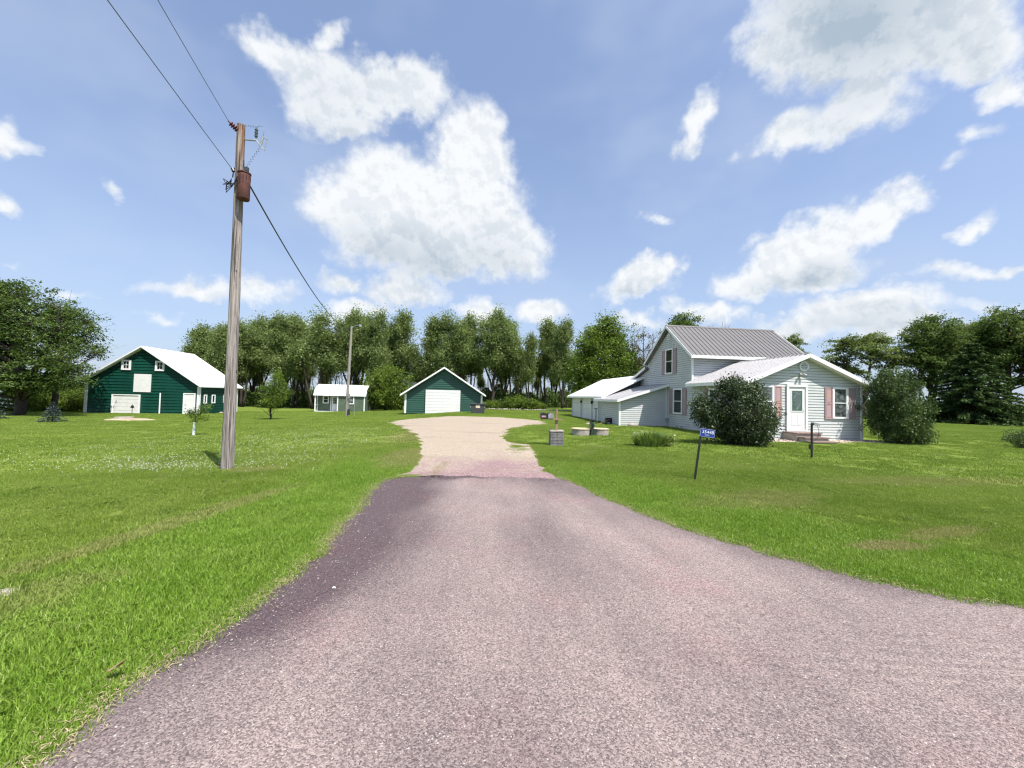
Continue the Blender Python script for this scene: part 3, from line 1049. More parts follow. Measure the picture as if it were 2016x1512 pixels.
# left wall windows
window(house, (-0.02, 5.55, 0.88), Y3, -X3, 1.02, 1.55, 0.09)
shutter(house, (-0.02, 5.12, 0.86), Y3, -X3, 0.40, 1.57)
shutter(house, (-0.02, 6.60, 0.86), Y3, -X3, 0.40, 1.57)
window(house, (-0.02, 2.05, 0.88), Y3, -X3, 0.96, 1.50, 0.09)
shutter(house, (-0.02, 3.05, 0.86), Y3, -X3, 0.40, 1.52)
shutter(house, (-0.02, 1.62, 0.86), Y3, -X3, 0.40, 1.52)
window(house, (-0.02, 6.66, 3.36), Y3, -X3, 0.92, 1.62, 0.09)
shutter(house, (-0.02, 6.24, 3.34), Y3, -X3, 0.40, 1.60)
shutter(house, (-0.02, 7.61, 3.34), Y3, -X3, 0.40, 1.60)
# utility bits low on the left wall
ut = MB()
ut.box(-0.16, -0.02, 7.06, 7.26, 0.35, 0.55)
ut.tube([(-0.09, 7.16, 0.35), (-0.09, 7.16, -0.1)], 0.02, 6)
ut.tube([(-0.08, 6.15, 0.35), (-0.14, 6.1, 0.1), (-0.2, 6.0, -0.15)], 0.015, 6)
ut.tube([(-0.1, 5.55, 0.2), (-0.1, 5.55, -0.1)], 0.04, 8)
ut.tube([(-0.1, 5.9, 0.15), (-0.3, 5.8, 0.12), (-0.32, 5.78, -0.12)], 0.02, 6)
ut.build('meter_pipes', 'galvanised', house)
# lean-to on the left
LT = -3.16
lt = MB().prism([(LT, 7.4, -.2), (-0.03, 7.4, -.2), (-0.03, 7.4, 2.58), (LT, 7.4, 1.56)], (0, 3.3, 0))
ltw = lt.build('wall', 'siding_gap_shade', house)
boards(ltw, [(LT, -0.1), (-0.03, -0.1), (-0.03, 2.62), (LT, 1.60)], (0, 7.4, -0.05), X3, -Y3, 0.128, 'siding')
boards(ltw, [(7.4, -0.1), (10.7, -0.1), (10.7, 1.6), (7.4, 1.6)], (LT, 0, -0.05), Y3, -X3, 0.128, 'siding')
MB().box(LT - 0.04, LT + 0.06, 7.36, 7.45, -.15, 1.58).build('corner_trim', 'white_trim', ltw)
MB().box(-0.09, -0.03, 7.372, 7.40, -.15, 2.6).build('corner_trim', 'white_trim', ltw)
roof_slope(house, (LT - 0.26, 7.08, 1.66), (0.0, 7.08, 2.74), Y3, 4.6, 'ribbed_white', panel=0.9, rib=0.02, fascia=0.15)
# attached garage wing with two doors
GX = -2.80
gw = MB().prism([(GX, 11.2, -.2), (3.6, 11.2, -.2), (3.6, 11.2, 1.9), (0.4, 11.2, 3.36), (GX, 11.2, 1.9)], (0, 8.7, 0))
gww = gw.build('wall', 'siding_gap_shade', house)
boards(gww, [(11.2, -0.1), (19.9, -0.1), (19.9, 1.85), (11.2, 1.85)], (GX, 0, -0.02), Y3, -X3, 0.128, 'siding')
roof_slope(house, (GX - 0.36, 10.7, 1.86), (0.4, 10.7, 3.58), Y3, 9.7, 'white_roof', fascia=0.15)
roof_slope(house, (3.95, 10.7, 1.86), (0.4, 10.7, 3.58), Y3, 9.7, 'white_roof', fascia=0.15)
for (y0, y1, nm) in ((16.95, 19.1, 'garage_door'), (14.0, 16.1, 'garage_door'), (12.35, 13.2, 'side_door')):
    fm_ = MB()
    fm_.obox((GX - 0.02, y0, -0.05), Y3, Z3, -X3, -0.09, 0, 0, 1.80, 0, 0.07)
    fm_.obox((GX - 0.02, y1, -0.05), Y3, Z3, -X3, 0, 0.09, 0, 1.80, 0, 0.07)
    fo_ = fm_.build('door_frame', 'white_trim', house)
    nn = 4 if nm == 'garage_door' else 1
    for k in range(nn):
        MB().obox((GX - 0.02, y0, -0.05), Y3, Z3, -X3, 0.003, y1 - y0 - 0.003, 1.78 * k / nn + 0.006, 1.78 * (k + 1) / nn - 0.006, 0.005, 0.03).build('door_panel', 'door_white', fo_)
for yy in (16.6, 13.7):
    lp = MB()
    lp.obox((GX - 0.02, yy, 1.35), Y3, Z3, -X3, -0.05, 0.05, 0.0, 0.16, 0.0, 0.03)
    lp.tube([(GX - 0.12, yy, 1.26), (GX - 0.12, yy, 1.44), (GX - 0.12, yy, 1.5)], [0.05, 0.08, 0.02], 6)
    lp.build('wall_lantern', 'black_metal', house)

# front steps (rest against the house)
steps = empty('front_steps', (10.81, 17.45, -0.03), GRID, 'three low brown topped concrete steps at the white front door', 'steps')
MB().box(1.55, 2.72, -0.78, -0.03, 0.0, 0.36).build('step_block', 'concrete', steps)
MB().box(1.52, 2.76, -0.82, -0.03, 0.36, 0.41).build('tread', 'step_wood', steps)
MB().box(1.62, 2.72, -1.14, -0.80, 0.0, 0.21).build('step_block', 'concrete', steps)
MB().box(1.58, 2.78, -1.18, -0.80, 0.21, 0.255).build('tread', 'step_wood', steps)
MB().box(1.62, 2.74, -1.50, -1.16, 0.0, 0.07).build('step_block', 'concrete', steps)
MB().box(1.58, 2.80, -1.54, -1.16, 0.07, 0.11).build('tread', 'step_wood', steps)


def house_pt(x, y, z=0.0):
    c, s = math.cos(GRID), math.sin(GRID)
    return Vector((10.81 + x * c - y * s, 17.45 + x * s + y * c, z - 0.03))


# pale stones of the bed along the front wall
rs = random.Random(3)
st = MB()
for i in range(1500):
    x, y = rs.uniform(0.0, 6.1), -abs(rs.gauss(0, 0.42))
    if y < -1.05 or (1.5 < x < 2.8 and y > -1.5):
        continue
    p = house_pt(x, y, rs.uniform(0.0, 0.02))
    r = rs.uniform(0.025, 0.06)
    st.ball((p.x, p.y, p.z + r * .4), (r, r * rs.uniform(.7, 1.2), r * .6), 5, 3, 0.2, rs)
stones = st.build('stone_bed', 'stone_mix', None)
tag(stones, 'bed of pale tan landscaping stones along the front wall', 'stones', kind='stuff')
MBb = MB()
MBb.poly([house_pt(0, 0, 0.035), house_pt(6.3, 0, 0.035), house_pt(6.3, -1.0, 0.035), house_pt(3.0, -1.15, 0.035), house_pt(0, -0.95, 0.035)])
tag(MBb.build('gravel_bed', 'stone_mix'), kind='structure')

# ------------------------------------------------------------------ big green barn
BR = rad(8.0)
bx, by = -32.714, 40.5
barn = empty('barn', (bx, by, 0), BR, 'large dark green barn with white metal roof and two small square loft windows', 'barn')
bz = -1.12
bb = MB().prism([(-10.44, 0, bz), (0, 0, bz), (0, 0, 1.98), (-5.35, 0, 5.60), (-10.44, 0, 2.2)], (0, 7.0, 0))
bw = bb.build('wall', 'barn_gap_shade', barn)
boards(bw, [(-10.44, bz), (0, bz), (0, 2.0), (-5.35, 5.62), (-10.44, 2.22)], (0, 0, 0), X3, -Y3, 0.305, 'barn_green', lip=0.045)
boards(bw, [(0, bz), (7.0, bz), (7.0, 1.98), (0, 1.98)], (0, 0, 0), Y3, X3, 0.305, 'barn_green', lip=0.045)
roof_slope(barn, (0.28, -0.42, 1.98), (-5.40, -0.42, 5.92), Y3, 8.0, 'white_roof', fascia=0.14)
roof_slope(barn, (-10.75, -0.42, 2.18), (-5.40, -0.42, 5.92), Y3, 8.0, 'white_roof', fascia=0.14)
MB().box(-10.50, -10.22, -0.06, 0.05, bz, 2.1).build('corner_trim', 'white_trim', barn)
MB().box(-0.20, 0.06, -0.06, 0.02, bz, 1.9).build('corner_trim', 'white_trim', barn)
MB().box(0.045, 0.075, -0.06, 0.10, bz, 1.9).build('corner_trim', 'white_trim', barn)
MB().box(0.045, 0.075, 6.85, 7.02, bz, 1.9).build('corner_trim', 'white_trim', barn)
for x0 in (-7.32, -4.24):
    window(barn, (x0, -0.04, 3.42), X3, -Y3, 0.86, 1.04, 0.17, 'glass_dark', 2, 2, out=0.07)
lo = MB()
lo.obox((-6.12, -0.045, 1.2), X3, Z3, -Y3, 0, 1.58, 0, 1.85, 0, 0.05)
lo.build('loft_door', 'door_white', barn)
gd = MB()
gd.obox((-8.02, -0.045, bz), X3, Z3, -Y3, 0, 0.13, 0, 2.05, 0, 0.09)
gd.obox((-8.02, -0.045, bz), X3, Z3, -Y3, 2.45, 2.58, 0, 2.05, 0, 0.09)
gd.obox((-8.02, -0.045, bz), X3, Z3, -Y3, 0.13, 2.45, 1.95, 2.05, 0, 0.09)
gdo = gd.build('door_frame', 'white_trim', barn)
for k in range(5):
    MB().obox((-7.89, -0.045, bz), X3, Z3, -Y3, 0, 2.32, 0.39 * k + 0.008, 0.39 * (k + 1) - 0.008, 0.0, 0.04).build('door_panel', 'door_white', gdo)
md = MB()
md.obox((-1.46, -0.045, bz + .12), X3, Z3, -Y3, 0, 0.10, 0, 2.2, 0, 0.08)
md.obox((-1.46, -0.045, bz + .12), X3, Z3, -Y3, 1.04, 1.13, 0, 2.2, 0, 0.08)
md.obox((-1.46, -0.045, bz + .12), X3, Z3, -Y3, 0.10, 1.04, 2.1, 2.2, 0, 0.08)
mdo = md.build('door_frame', 'white_trim', barn)
MB().obox((-1.36, -0.045, bz + .12), X3, Z3, -Y3, 0, 0.94, 0, 2.1, 0, 0.04).build('door', 'door_white', mdo)
MB().ball((-1.24, -0.11, bz + 1.1), 0.04).build('door_handle', 'black_metal', mdo)
MB().tube([(-3.58, -0.15, bz), (-3.58, -0.15, 1.15)], 0.06, 10).build('drain_pipe', 'white_trim', barn)
for y0, wd_ in ((0.62, 0.5), (1.95, 0.62), (4.1, 0.5)):
    window(barn, (0.045, y0, 0.12), Y3, X3, wd_, 0.95, 0.12, 'glass_dark', 1, 1, out=0.06)
apron = MB().box(-4.4, 1.5, -0.7, -0.06, -1.3, -0.98)
ap = apron.build('door_slab', 'concrete', barn)

# ------------------------------------------------------------------ small green garage
gar = empty('garage', (-8.631, 39.0, 0), GRID, 'small green gabled garage with wide white roll up door at the end of the drive', 'garage')
gb0 = -0.25
gb = MB().prism([(-2.05, 0, gb0), (5.62, 0, gb0), (5.62, 0, 1.72), (1.78, 0, 4.22), (-2.05, 0, 1.62)], (0, 6.5, 0))
gbo = gb.build('wall', 'garage_gap_shade', gar)
boards(gbo, [(-2.05, gb0), (5.62, gb0), (5.62, 1.76), (1.78, 4.26), (-2.05, 1.66)], (0, 0, 0), X3, -Y3, 0.215, 'garage_green', lip=0.04)
roof_slope(gar, (-2.50, -0.45, 1.62), (1.75, -0.45, 4.48), Y3, 7.4, 'white_roof', fascia=0.16)
roof_slope(gar, (5.98, -0.45, 1.74), (1.75, -0.45, 4.48), Y3, 7.4, 'white_roof', fascia=0.16)
MB().box(-2.11, -1.93, -0.06, 0.03, gb0, 1.66).build('corner_trim', 'white_trim', gar)
MB().box(5.50, 5.68, -0.06, 0.03, gb0, 1.74).build('corner_trim', 'white_trim', gar)
gf_ = MB()
gf_.obox((-0.12, -0.04, gb0), X3, Z3, -Y3, 0, 0.07, 0, 2.47, 0, 0.05)
gf_.obox((-0.12, -0.04, gb0), X3, Z3, -Y3, 3.55, 3.62, 0, 2.47, 0, 0.05)
gf_.obox((-0.12, -0.04, gb0), X3, Z3, -Y3, 0.07, 3.55, 2.43, 2.50, 0, 0.05)
gfo = gf_.build('door_frame', 'garage_green', gar)
for k in range(8):
    h = 2.43 / 8
    MB().obox((-0.05, -0.04, gb0), X3, Z3, -Y3, 0, 3.48, h * k + 0.006, h * (k + 1) - 0.006, 0.0, 0.035).build('door_panel', 'door_white', gfo)

# white outbuilding behind the bright shrub
wb = empty('outbuilding', (-17.0, 60.5, -0.75), GRID, 'white shed mostly hidden behind the bright green shrub and green garage', 'shed')
wbm = MB().prism([(0, 0, 0), (6.5, 0, 0), (6.5, 0, 2.6), (0, 0, 2.6)], (0, 6, 0))
wbm.build('wall', 'door_white', wb)
roof_slope(wb, (-0.3, -0.4, 2.6), (-0.3, 3.0, 4.3), X3, 7.1, 'white_roof')
roof_slope(wb, (-0.3, 6.4, 2.6), (-0.3, 3.0, 4.3), X3, 7.1, 'white_roof')

# ------------------------------------------------------------------ gambrel garden shed with porch
shed = empty('garden_shed', (-25.945, 51.0, 0), BR, 'sage green gambrel roofed shed with corner porch and white door', 'shed')
sz = -0.98
SB = MB()
SB.box(2.86, 6.28, 0, 3.2, sz, 1.28)
SB.box(0.0, 2.86, 1.1, 3.2, sz, 1.28)
sbo = SB.build('wall', 'sage', shed)
gam = [(0.0, 1.28), (0.35, 2.02), (1.6, 2.62), (2.85, 2.02), (3.2, 1.28)]
MB().prism([(6.28, y, z) for y, z in gam], (-0.12, 0, 0)).build('gable', 'sage', shed)
MB().prism([(0.12, y, z) for y, z in gam], (-0.12, 0, 0)).build('gable', 'sage', shed)
# vertical panel grooves as slim battens
for k in range(8):
    x = 2.98 + k * 0.42
    MB().box(x, x + 0.05, -0.018, 0.0, sz, 1.26).build('batten', 'sage', sbo)
for (y0, z0, y1, z1) in ((-0.16, 1.26, 0.32, 2.08), (0.32, 2.08, 1.6, 2.72), (3.36, 1.26, 2.88, 2.08), (2.88, 2.08, 1.6, 2.72)):
    roof_slope(shed, (-0.15, y0, z0), (-0.15, y1, z1), X3, 6.6, 'white_roof', thick=0.06, fascia=0.07)
MB().box(2.80, 2.93, -0.045, 0.06, sz, 1.27).build('porch_post', 'white_trim', shed)
MB().box(6.19, 6.32, -0.045, 0.06, sz, 1.27).build('porch_post', 'white_trim', shed)
MB().box(-0.03, 0.10, -0.03, 0.08, sz, 1.27).build('porch_post', 'white_trim', shed)
MB().box(6.24, 6.33, 3.14, 3.24, sz, 1.27).build('porch_post', 'white_trim', shed)
rl = MB()
rl.box(0.02, 0.09, 0.1, 1.1, sz + .9, sz + .98)
rl.box(0.02, 0.09, 0.7, 0.82, sz, 1.27)
rl.build('porch_rail', 'white_trim', shed)
MB().box(-0.03, 2.9, -0.04, 1.1, sz - 0.12, sz + 0.1).build('porch_floor', 'white_trim', shed)
window(shed, (0.62, 1.1, sz + 1.12), X3, -Y3, 0.80, 1.05, 0.12, 'glass_dark', 1, 2)
window(shed, (4.15, -0.005, sz + 1.1), X3, -Y3, 0.80, 1.12, 0.12, 'glass_dark', 2, 2)
sd = MB()
sd.obox((1.80, 1.1, sz + .1), X3, Z3, -Y3, 0, 0.98, 0, 2.0, 0.0, 0.05)
sdo = sd.build('door', 'door_white', shed)
for i in range(3):
    for j in range(3):
        MB().obox((1.80, 1.1, sz + .1), X3, Z3, -Y3, 0.18 + i * 0.21, 0.36 + i * 0.21, 1.0 + j * 0.28, 1.25 + j * 0.28, 0.052, 0.058).build('pane', 'glass_dark', sdo)
MB().obox((1.62, 1.1, sz + .1), X3, Z3, -Y3, 0, 0.10, 0, 2.05, 0.0, 0.05).build('door_trim', 'white_trim', shed)
pd = MB()
pd.prism([(-0.6, -0.5, -1.15), (6.9, -0.5, -1.15), (7.2, 3.6, -1.15), (-0.6, 3.6, -1.15)], (0, 0, 0.14))
pd.build('shed_pad', 'stone_mix', shed)

# ------------------------------------------------------------------ utility pole by the drive
PX, PY = -6.03, 8.29
pole = empty('utility_pole', (PX, PY, -0.06), 0, 'weathered wooden utility pole with rusty transformer beside the drive', 'utility pole')
pr = random.Random(5)
pm = MB()
ring_n, lv = 28, 60
prof = [pr.uniform(-0.004, 0.004) for _ in range(ring_n)]
for k in range(lv + 1):
    t = k / lv
    z = -0.1 + 7.62 * t
    r = 0.122 + (0.078 - 0.122) * t
    cx = -0.06 * t + 0.012 * math.sin(3 * t)
    for j in range(ring_n):
        a = 2 * math.pi * j / ring_n
        rr = r + prof[j] + pr.uniform(-0.0012, 0.0012) - (0.010 if (j in (3, 17, 24) and 0.1 < (t * 3 + j * .13) % 1 < 0.8) else 0)
        pm.v.append((cx + rr * math.cos(a), rr * math.sin(a), z))
for k in range(lv):
    for j in range(ring_n):
        a0, a1 = k * ring_n + j, k * ring_n + (j + 1) % ring_n
        pm.f.append((a0, a1, a1 + ring_n, a0 + ring_n))
pm.f.append(tuple(lv * ring_n + j for j in range(ring_n)))
pm.build('shaft', 'pole_wood', pole)
# transformer can
TX, TY = 0.155, -0.12
can = MB()
can.tube([(TX, TY, 5.80), (TX, TY, 5.82), (TX, TY, 6.34), (TX, TY, 6.36)], [0.108, 0.118, 0.118, 0.112], 28)
cn = can.build('transformer', 'rust', pole, True)
for p_ in cn.data.polygons:
    p_.use_smooth = len(p_.vertices) == 4
MB().tube([(TX, TY, 6.36), (TX, TY, 6.385), (TX, TY, 6.40), (TX, TY, 6.44)], [0.127, 0.127, 0.10, 0.02], 28).build('lid', 'rust', cn)
for k in range(6):
    a = rad(-120 + k * 28)
    for z0, z1 in ((6.30, 6.30 - 0.05 - 0.3 * pr.random()),):
        MB().tube([(TX + .12 * math.cos(a), TY + .12 * math.sin(a), z0), (TX + .12 * math.cos(a), TY + .12 * math.sin(a), z1)], 0.006, 4).build('drip_stain', 'cable', cn)
bsh = MB()
bsh.tube([(TX + .05, TY, 6.42), (TX + .05, TY, 6.52)], 0.028, 10)
for k in range(3):
    bsh.tube([(TX + .05, TY, 6.43 + k * .03), (TX + .05, TY, 6.44 + k * .03)], 0.042, 12)
bsh.build('bushing', 'grey_insulator', cn)
MB().box(0.02, 0.10, -0.10, 0.02, 5.95, 6.02).box(0.02, 0.10, -0.10, 0.02, 6.22, 6.29).build('bracket', 'black_metal', pole)
# top hardware
ins = MB()
dv = Vector((-0.10, -0.09, 0.10)).normalized()
p0 = Vector((-0.085, -0.05, 7.36))
ins.tube([p0 - dv * 0.03, p0 + dv * 0.22], 0.014, 8)
for k in range(4):
    c0 = p0 + dv * (0.02 + 0.042 * k)
    ins.tube([c0 - dv * .012, c0, c0 + dv * 0.014, c0 + dv * 0.024], [0.026, 0.058, 0.054, 0.024], 14)
ins.build('dead_end_insulator', 'red_insulator', pole)
arm = MB()
arm.tube([(0.03, 0, 7.20), (0.32, -0.02, 7.17)], 0.016, 8)
arm.tube([(0.30, -0.02, 7.30), (0.30, -0.02, 7.18), (0.40, -0.04, 7.07)], 0.014, 8)
arm.build('arm', 'galvanised', pole)
ar = MB()
for k in range(5):
    ar.tube([(0.30, -0.02, 7.26 + k * .035), (0.30, -0.02, 7.275 + k * .035)], 0.035 if k % 2 == 0 else 0.028, 12)
ar.tube([(0.30, -0.02, 7.22), (0.30, -0.02, 7.45)], 0.018, 8)
ar.build('arrester', 'grey_insulator', pole)
cu = MB()
cu.tube([(0.47, -0.05, 7.24), (0.42, -0.05, 7.02)], 0.026, 10)
cu.tube([(0.47, -0.05, 7.235), (0.58, -0.07, 7.17)], 0.009, 6)
cu.tube([(0.42, -0.05, 7.03), (0.53, -0.07, 6.93)], 0.011, 6)
cu.tube([(0.575, -0.07, 7.16), (0.525, -0.07, 6.95)], 0.008, 6)
cu.build('fuse_cutout', 'galvanised', pole)


def helix(a, b, r, turns, wr, mb, n=10):
    a, b = Vector(a), Vector(b)
    d = (b - a)
    x = d.normalized().orthogonal().normalized()
    y = d.normalized().cross(x)
    pts = []
    N_ = int(turns * n)
    for i in range(N_ + 1):
        t = i / N_
        th = 2 * math.pi * turns * t
        pts.append(a + d * t + (x * math.cos(th) + y * math.sin(th)) * r)
    mb.tube(pts, wr, 4)


jw = MB()
helix((-0.10, -0.05, 7.50), (0.28, -0.02, 7.49), 0.022, 7, 0.0035, jw)
helix((TX + .05, TY, 6.53), (0.42, -0.05, 6.98), 0.022, 7, 0.0035, jw)
jw.tube([(0.30, -0.02, 7.46), (0.38, -0.03, 7.50), (0.46, -0.04, 7.46), (0.49, -0.05, 7.36), (0.475, -0.05, 7.24)], 0.004, 5)
jw.build('jumper_wire', 'bare_wire', pole)
lw = MB()
rr_ = random.Random(9)
for k in range(6):
    p0 = Vector((-0.14, -0.08, 6.28 - k * .03))
    p1 = Vector((0.02, -0.14, 6.30 - k * .04))
    mid = Vector((-0.22 - 0.03 * k * rr_.random(), -0.12, 5.95 + 0.06 * k))
    lw.tube([p0, (p0 + mid) / 2 + Vector((-.05, 0, 0)), mid, (mid + p1) / 2 + Vector((0.02, 0, -0.03)), p1], 0.0075, 5)
lw.tube([(0.06, -0.03, 6.72), (0.10, -0.07, 6.60), (TX, TY, 6.44)], 0.009, 5)
lw.tube([(-0.10, -0.08, 6.52), (-0.12, -0.09, 6.30)], 0.012, 6)
lw.build('secondary_lead', 'cable', pole)
MB().tube([(-0.14, -0.08, 6.50), (-0.11, -0.075, 6.44)], 0.035, 10).build('clamp', 'black_metal', pole)


def wire(name, label, a, b, sag, r, m, n=40):
    a, b = Vector(a), Vector(b)
    pts = []
    for i in range(n + 1):
        t = i / n
        p = a.lerp(b, t)
        p.z -= 4 * sag * t * (1 - t)
        pts.append(p)
    o = MB().tube(pts, r, 6).build(name, m)
    return tag(o, label, 'wire')


A1 = (PX - 0.215, PY - 0.165, 7.44)
A2 = (PX - 0.15, PY - 0.09, 6.44)
wire('power_line', 'thin overhead wire tied to the very top of the utility pole', A1, (PX + 20, PY - 50, 5.6), 1.3, 0.0055, 'bare_wire')
wire('power_line', 'thin overhead wire tied to the utility pole just above the transformer', A2, (PX + 14, PY - 50, 11.6), 1.2, 0.0065, 'bare_wire')
wire('service_drop', 'black twisted cable sagging from the transformer to the yard light pole', (PX + TX + .1, PY + TY, 6.10), (-15.35, 36.2, 7.72), 0.85, 0.017, 'cable', 60)

# yard light pole
yp = empty('yard_light_pole', (-15.45, 36.3, -0.62), 0, 'slender wooden yard pole with curved lamp arm in front of the shed', 'light pole')
MB().tube([(0, 0, -0.1), (0.06, 0, 4), (0.16, 0, 8.55)], [0.15, 0.125, 0.095], 14).build('shaft', 'pole_far', yp)
MB().tube([(0.16, 0, 8.2), (0.35, -0.1, 8.45), (0.7, -0.2, 8.62), (1.05, -0.3, 8.6)], 0.03, 8).build('lamp_arm', 'galvanised', yp)
MB().tube([(1.0, -0.28, 8.62), (1.1, -0.32, 8.58), (1.12, -0.33, 8.45)], [0.07, 0.14, 0.10], 12).build('lamp_head', 'galvanised', yp)
MB().box(0.16, 0.34, -0.22, -0.1, 1.75, 2.15).tube([(0.25, -0.16, 1.8), (0.25, -0.16, 0)], 0.025, 6).build('meter_box', 'galvanised', yp)
MB().box(0.15, 0.35, -0.2, -0.05, 0.2, 0.75).build('junction_box', 'dark_green_metal', yp)
MB().tube([(0.75, -0.1, 0.1), (0.75, -0.1, 1.7)], 0.02, 6).build('conduit', 'galvanised', yp)

# ------------------------------------------------------------------ house number sign
sg = empty('house_number_sign', (3.85, 8.10, 0), rad(-8), 'blue house number sign on a leaning black post in the lawn', 'sign')
tilt = Matrix.Rotation(rad(7), 4, 'Y')


def tilted(mb):
    mb.v = [tuple(tilt @ Vector(p)) for p in mb.v]
    return mb


tilted(MB().box(-0.020, 0.020, -0.012, 0.012, -0.1, 1.06)).build('post', 'black_metal', sg)
plate = tilted(MB().box(-0.028, 0.262, -0.020, -0.014, 0.93, 1.10)).build('plate', 'sign_blue', sg)
bd = MB()
for (a, b, c_, d) in ((-0.022, 0.256, 0.934, 0.937), (-0.022, 0.256, 1.093, 1.096), (-0.024, -0.021, 0.934, 1.096), (0.255, 0.258, 0.934, 1.096)):
    bd.box(a, b, -0.0215, -0.020, c_, d)
tilted(bd).build('border', 'sign_white', plate)


def text_mesh(txt, size, name, m, parent, loc, rot, align='CENTER'):
    cu_ = bpy.data.curves.new(name, 'FONT')
    cu_.body = txt
    cu_.size = size
    cu_.align_x = align
    cu_.extrude = 0.0006
    tmp = bpy.data.objects.new(name, cu_)
    COL.objects.link(tmp)
    dg = bpy.context.evaluated_depsgraph_get()
    me = bpy.data.meshes.new_from_object(tmp.evaluated_get(dg))
    bpy.data.objects.remove(tmp)
    me.materials.clear()
    me.materials.append(MATS[m])
    o = bpy.data.objects.new(name, me)
    o.matrix_basis = Matrix.Translation(loc) @ rot
    link(o, parent)
    return o


rx90 = Matrix.Rotation(rad(90), 4, 'X')
tm = text_mesh('35448', 0.094, 'number', 'sign_white', plate, tilt @ Vector((0.125, -0.0218, 1.005)), tilt @ rx90)
text_mesh('AVE D', 0.032, 'small_lettering', 'sign_white', plate, tilt @ Vector((0.115, -0.0218, 0.962)), tilt @ rx90)

# ------------------------------------------------------------------ mailboxes on block pillar
mail = empty('mailbox_pillar', (1.57, 13.42, 0), rad(3), 'grey block pillar carrying a wooden post beside the drive', 'mailbox post')
bR = random.Random(4)
for row in range(5):
    for side in range(2):
        for ff in range(2):
            x0 = -0.225 + side * 0.226
            y0 = -0.21 + ff * 0.211
            h0 = row * 0.098
            mb = MB().box(x0 + 0.002 + bR.uniform(0, .006), x0 + 0.222 - bR.uniform(0, .006), y0 + 0.004 - bR.uniform(0, .014), y0 + 0.206, h0 + 0.003, h0 + 0.086)
            mb.build('block', 'block', mail)
MB().box(-0.20, 0.20, -0.19, 0.19, 0.0, 0.49).build('mortar_core', 'siding_gap_shade', mail)
MB().box(-0.24, 0.24, -0.225, 0.225, 0.49, 0.53).build('cap', 'concrete', mail)
MB().box(-0.045, 0.045, -0.045, 0.045, 0.53, 1.25).build('post', 'post_wood', mail)
MB().box(-0.09, 0.21, -0.10, -0.047, 0.875, 0.915).build('cross_board', 'post_wood', mail)
MB().box(-0.55, -0.047, -0.10, 0.06, 0.90, 0.935).build('shelf_board', 'post_wood', mail)
for i, x0 in enumerate((-0.44, -0.20)):
    mbx = empty('mailbox', mail.matrix_world @ Vector((0, 0, 0)) if False else Vector((1.57 + x0 - 0.02, 13.36, 0.937)), rad(3),
                ('black mailbox with pink door label, the one farther from the post' if i == 0 else 'black mailbox with grey door label, the one next to the post'), 'mailbox', 'mailboxes beside the drive')
    arc = [(0.10 * math.cos(t), 0.11 + 0.085 * math.sin(t)) for t in [math.pi * k / 10 for k in range(11)]] + [(-0.10, 0), (0.10, 0)]
    MB().prism([(a, -0.13, b) for a, b in arc], (0, 0.40, 0)).build('body', 'black_metal', mbx)
    MB().prism([(a * 0.97, -0.136, b * .97 + .002) for a, b in arc], (0, 0.006, 0)).build('door', 'galvanised' if i else 'black_metal', mbx)
    MB().box(-0.075, 0.075, -0.141, -0.1362, 0.035, 0.095).build('label', 'pink_label' if i == 0 else 'galvanised', mbx)
    MB().box(0.101, 0.106, -0.02, 0.0, 0.06, 0.20).build('flag', 'red_insulator', mbx)

# ------------------------------------------------------------------ hand pump between two well rings
for (px_, py_, lab) in ((3.16, 17.5, 'round concrete well ring with sandy lid, left of the dark pump'), (4.08, 17.72, 'round concrete well ring with sandy lid, right of the dark pump')):
    wr_ = empty('well_ring', (px_, py_, 0), 0, lab, 'well ring', 'well rings beside the pump')
    r0_ = 0.41 if px_ < 3.5 else 0.38
    MB().tube([(0, 0, -0.05), (0, 0, 0.27)], [r0_, r0_], 32).build('ring', 'concrete', wr_)
    MB().tube([(0, 0, 0.27), (0, 0, 0.30)], [r0_ + .02, r0_ + .02], 32).build('lid', 'sandy_lid', wr_)
pu = empty('hand_pump', (3.62, 17.3, 0), 0, 'dark green square pump post standing between the two well rings', 'pump')
MB().box(-0.07, 0.07, -0.07, 0.07, 0, 0.66).build('body', 'dark_green_metal', pu)
MB().box(-0.11, 0.11, -0.09, 0.09, 0.66, 0.72).build('cap', 'black_metal', pu)
MB().tube([(0.05, -0.07, 0.52), (0.05, -0.22, 0.50), (0.05, -0.24, 0.42)], 0.025, 8).build('spout', 'dark_green_metal', pu)
MB().tube([(-0.07, 0, 0.6), (-0.13, 0, 0.45), (-0.14, -0.02, 0.1)], 0.014, 6).build('handle', 'black_metal', pu)
th = empty('hydrant_pipe', (5.52, 25.2, -0.02), 0, 'thin dark standpipe in front of the lean-to', 'standpipe')
MB().tube([(0, 0, 0), (0, 0, 1.05)], 0.035, 8).build('pipe', 'dark_green_metal', th)
MB().box(-0.12, 0.10, -0.03, 0.03, 1.0, 1.06).build('head', 'dark_green_metal', th)
jk = empty('yard_tools', (6.3, 25.6, -0.02), GRID, 'small dark crate with a leaning plank by the lean-to corner', 'crate')
MB().box(0, 0.4, 0, 0.3, 0.12, 0.42).box(0.02, .06, .02, .28, 0, .12).box(.34, .38, .02, .28, 0, .12).build('crate', 'black_metal', jk)
MB().obox((-0.5, -0.2, 0.02), Vector((0.9, 0.2, 0.35)).normalized(), Y3, Z3, 0, 0.8, 0, 0.15, 0, 0.03).build('plank', 'post_wood', jk)
rk = random.Random(12)


def rock(x, y, r, label, m='rock', fz=.55, name='rock'):
    o = MB().ball((0, 0, 0), (r, r * .8, r * fz), 9, 6, 0.13, rk).build(name, m, None, True)
    o.location = (x, y, gz(x, y) + r * fz * .35)
    return tag(o, label, 'rock')


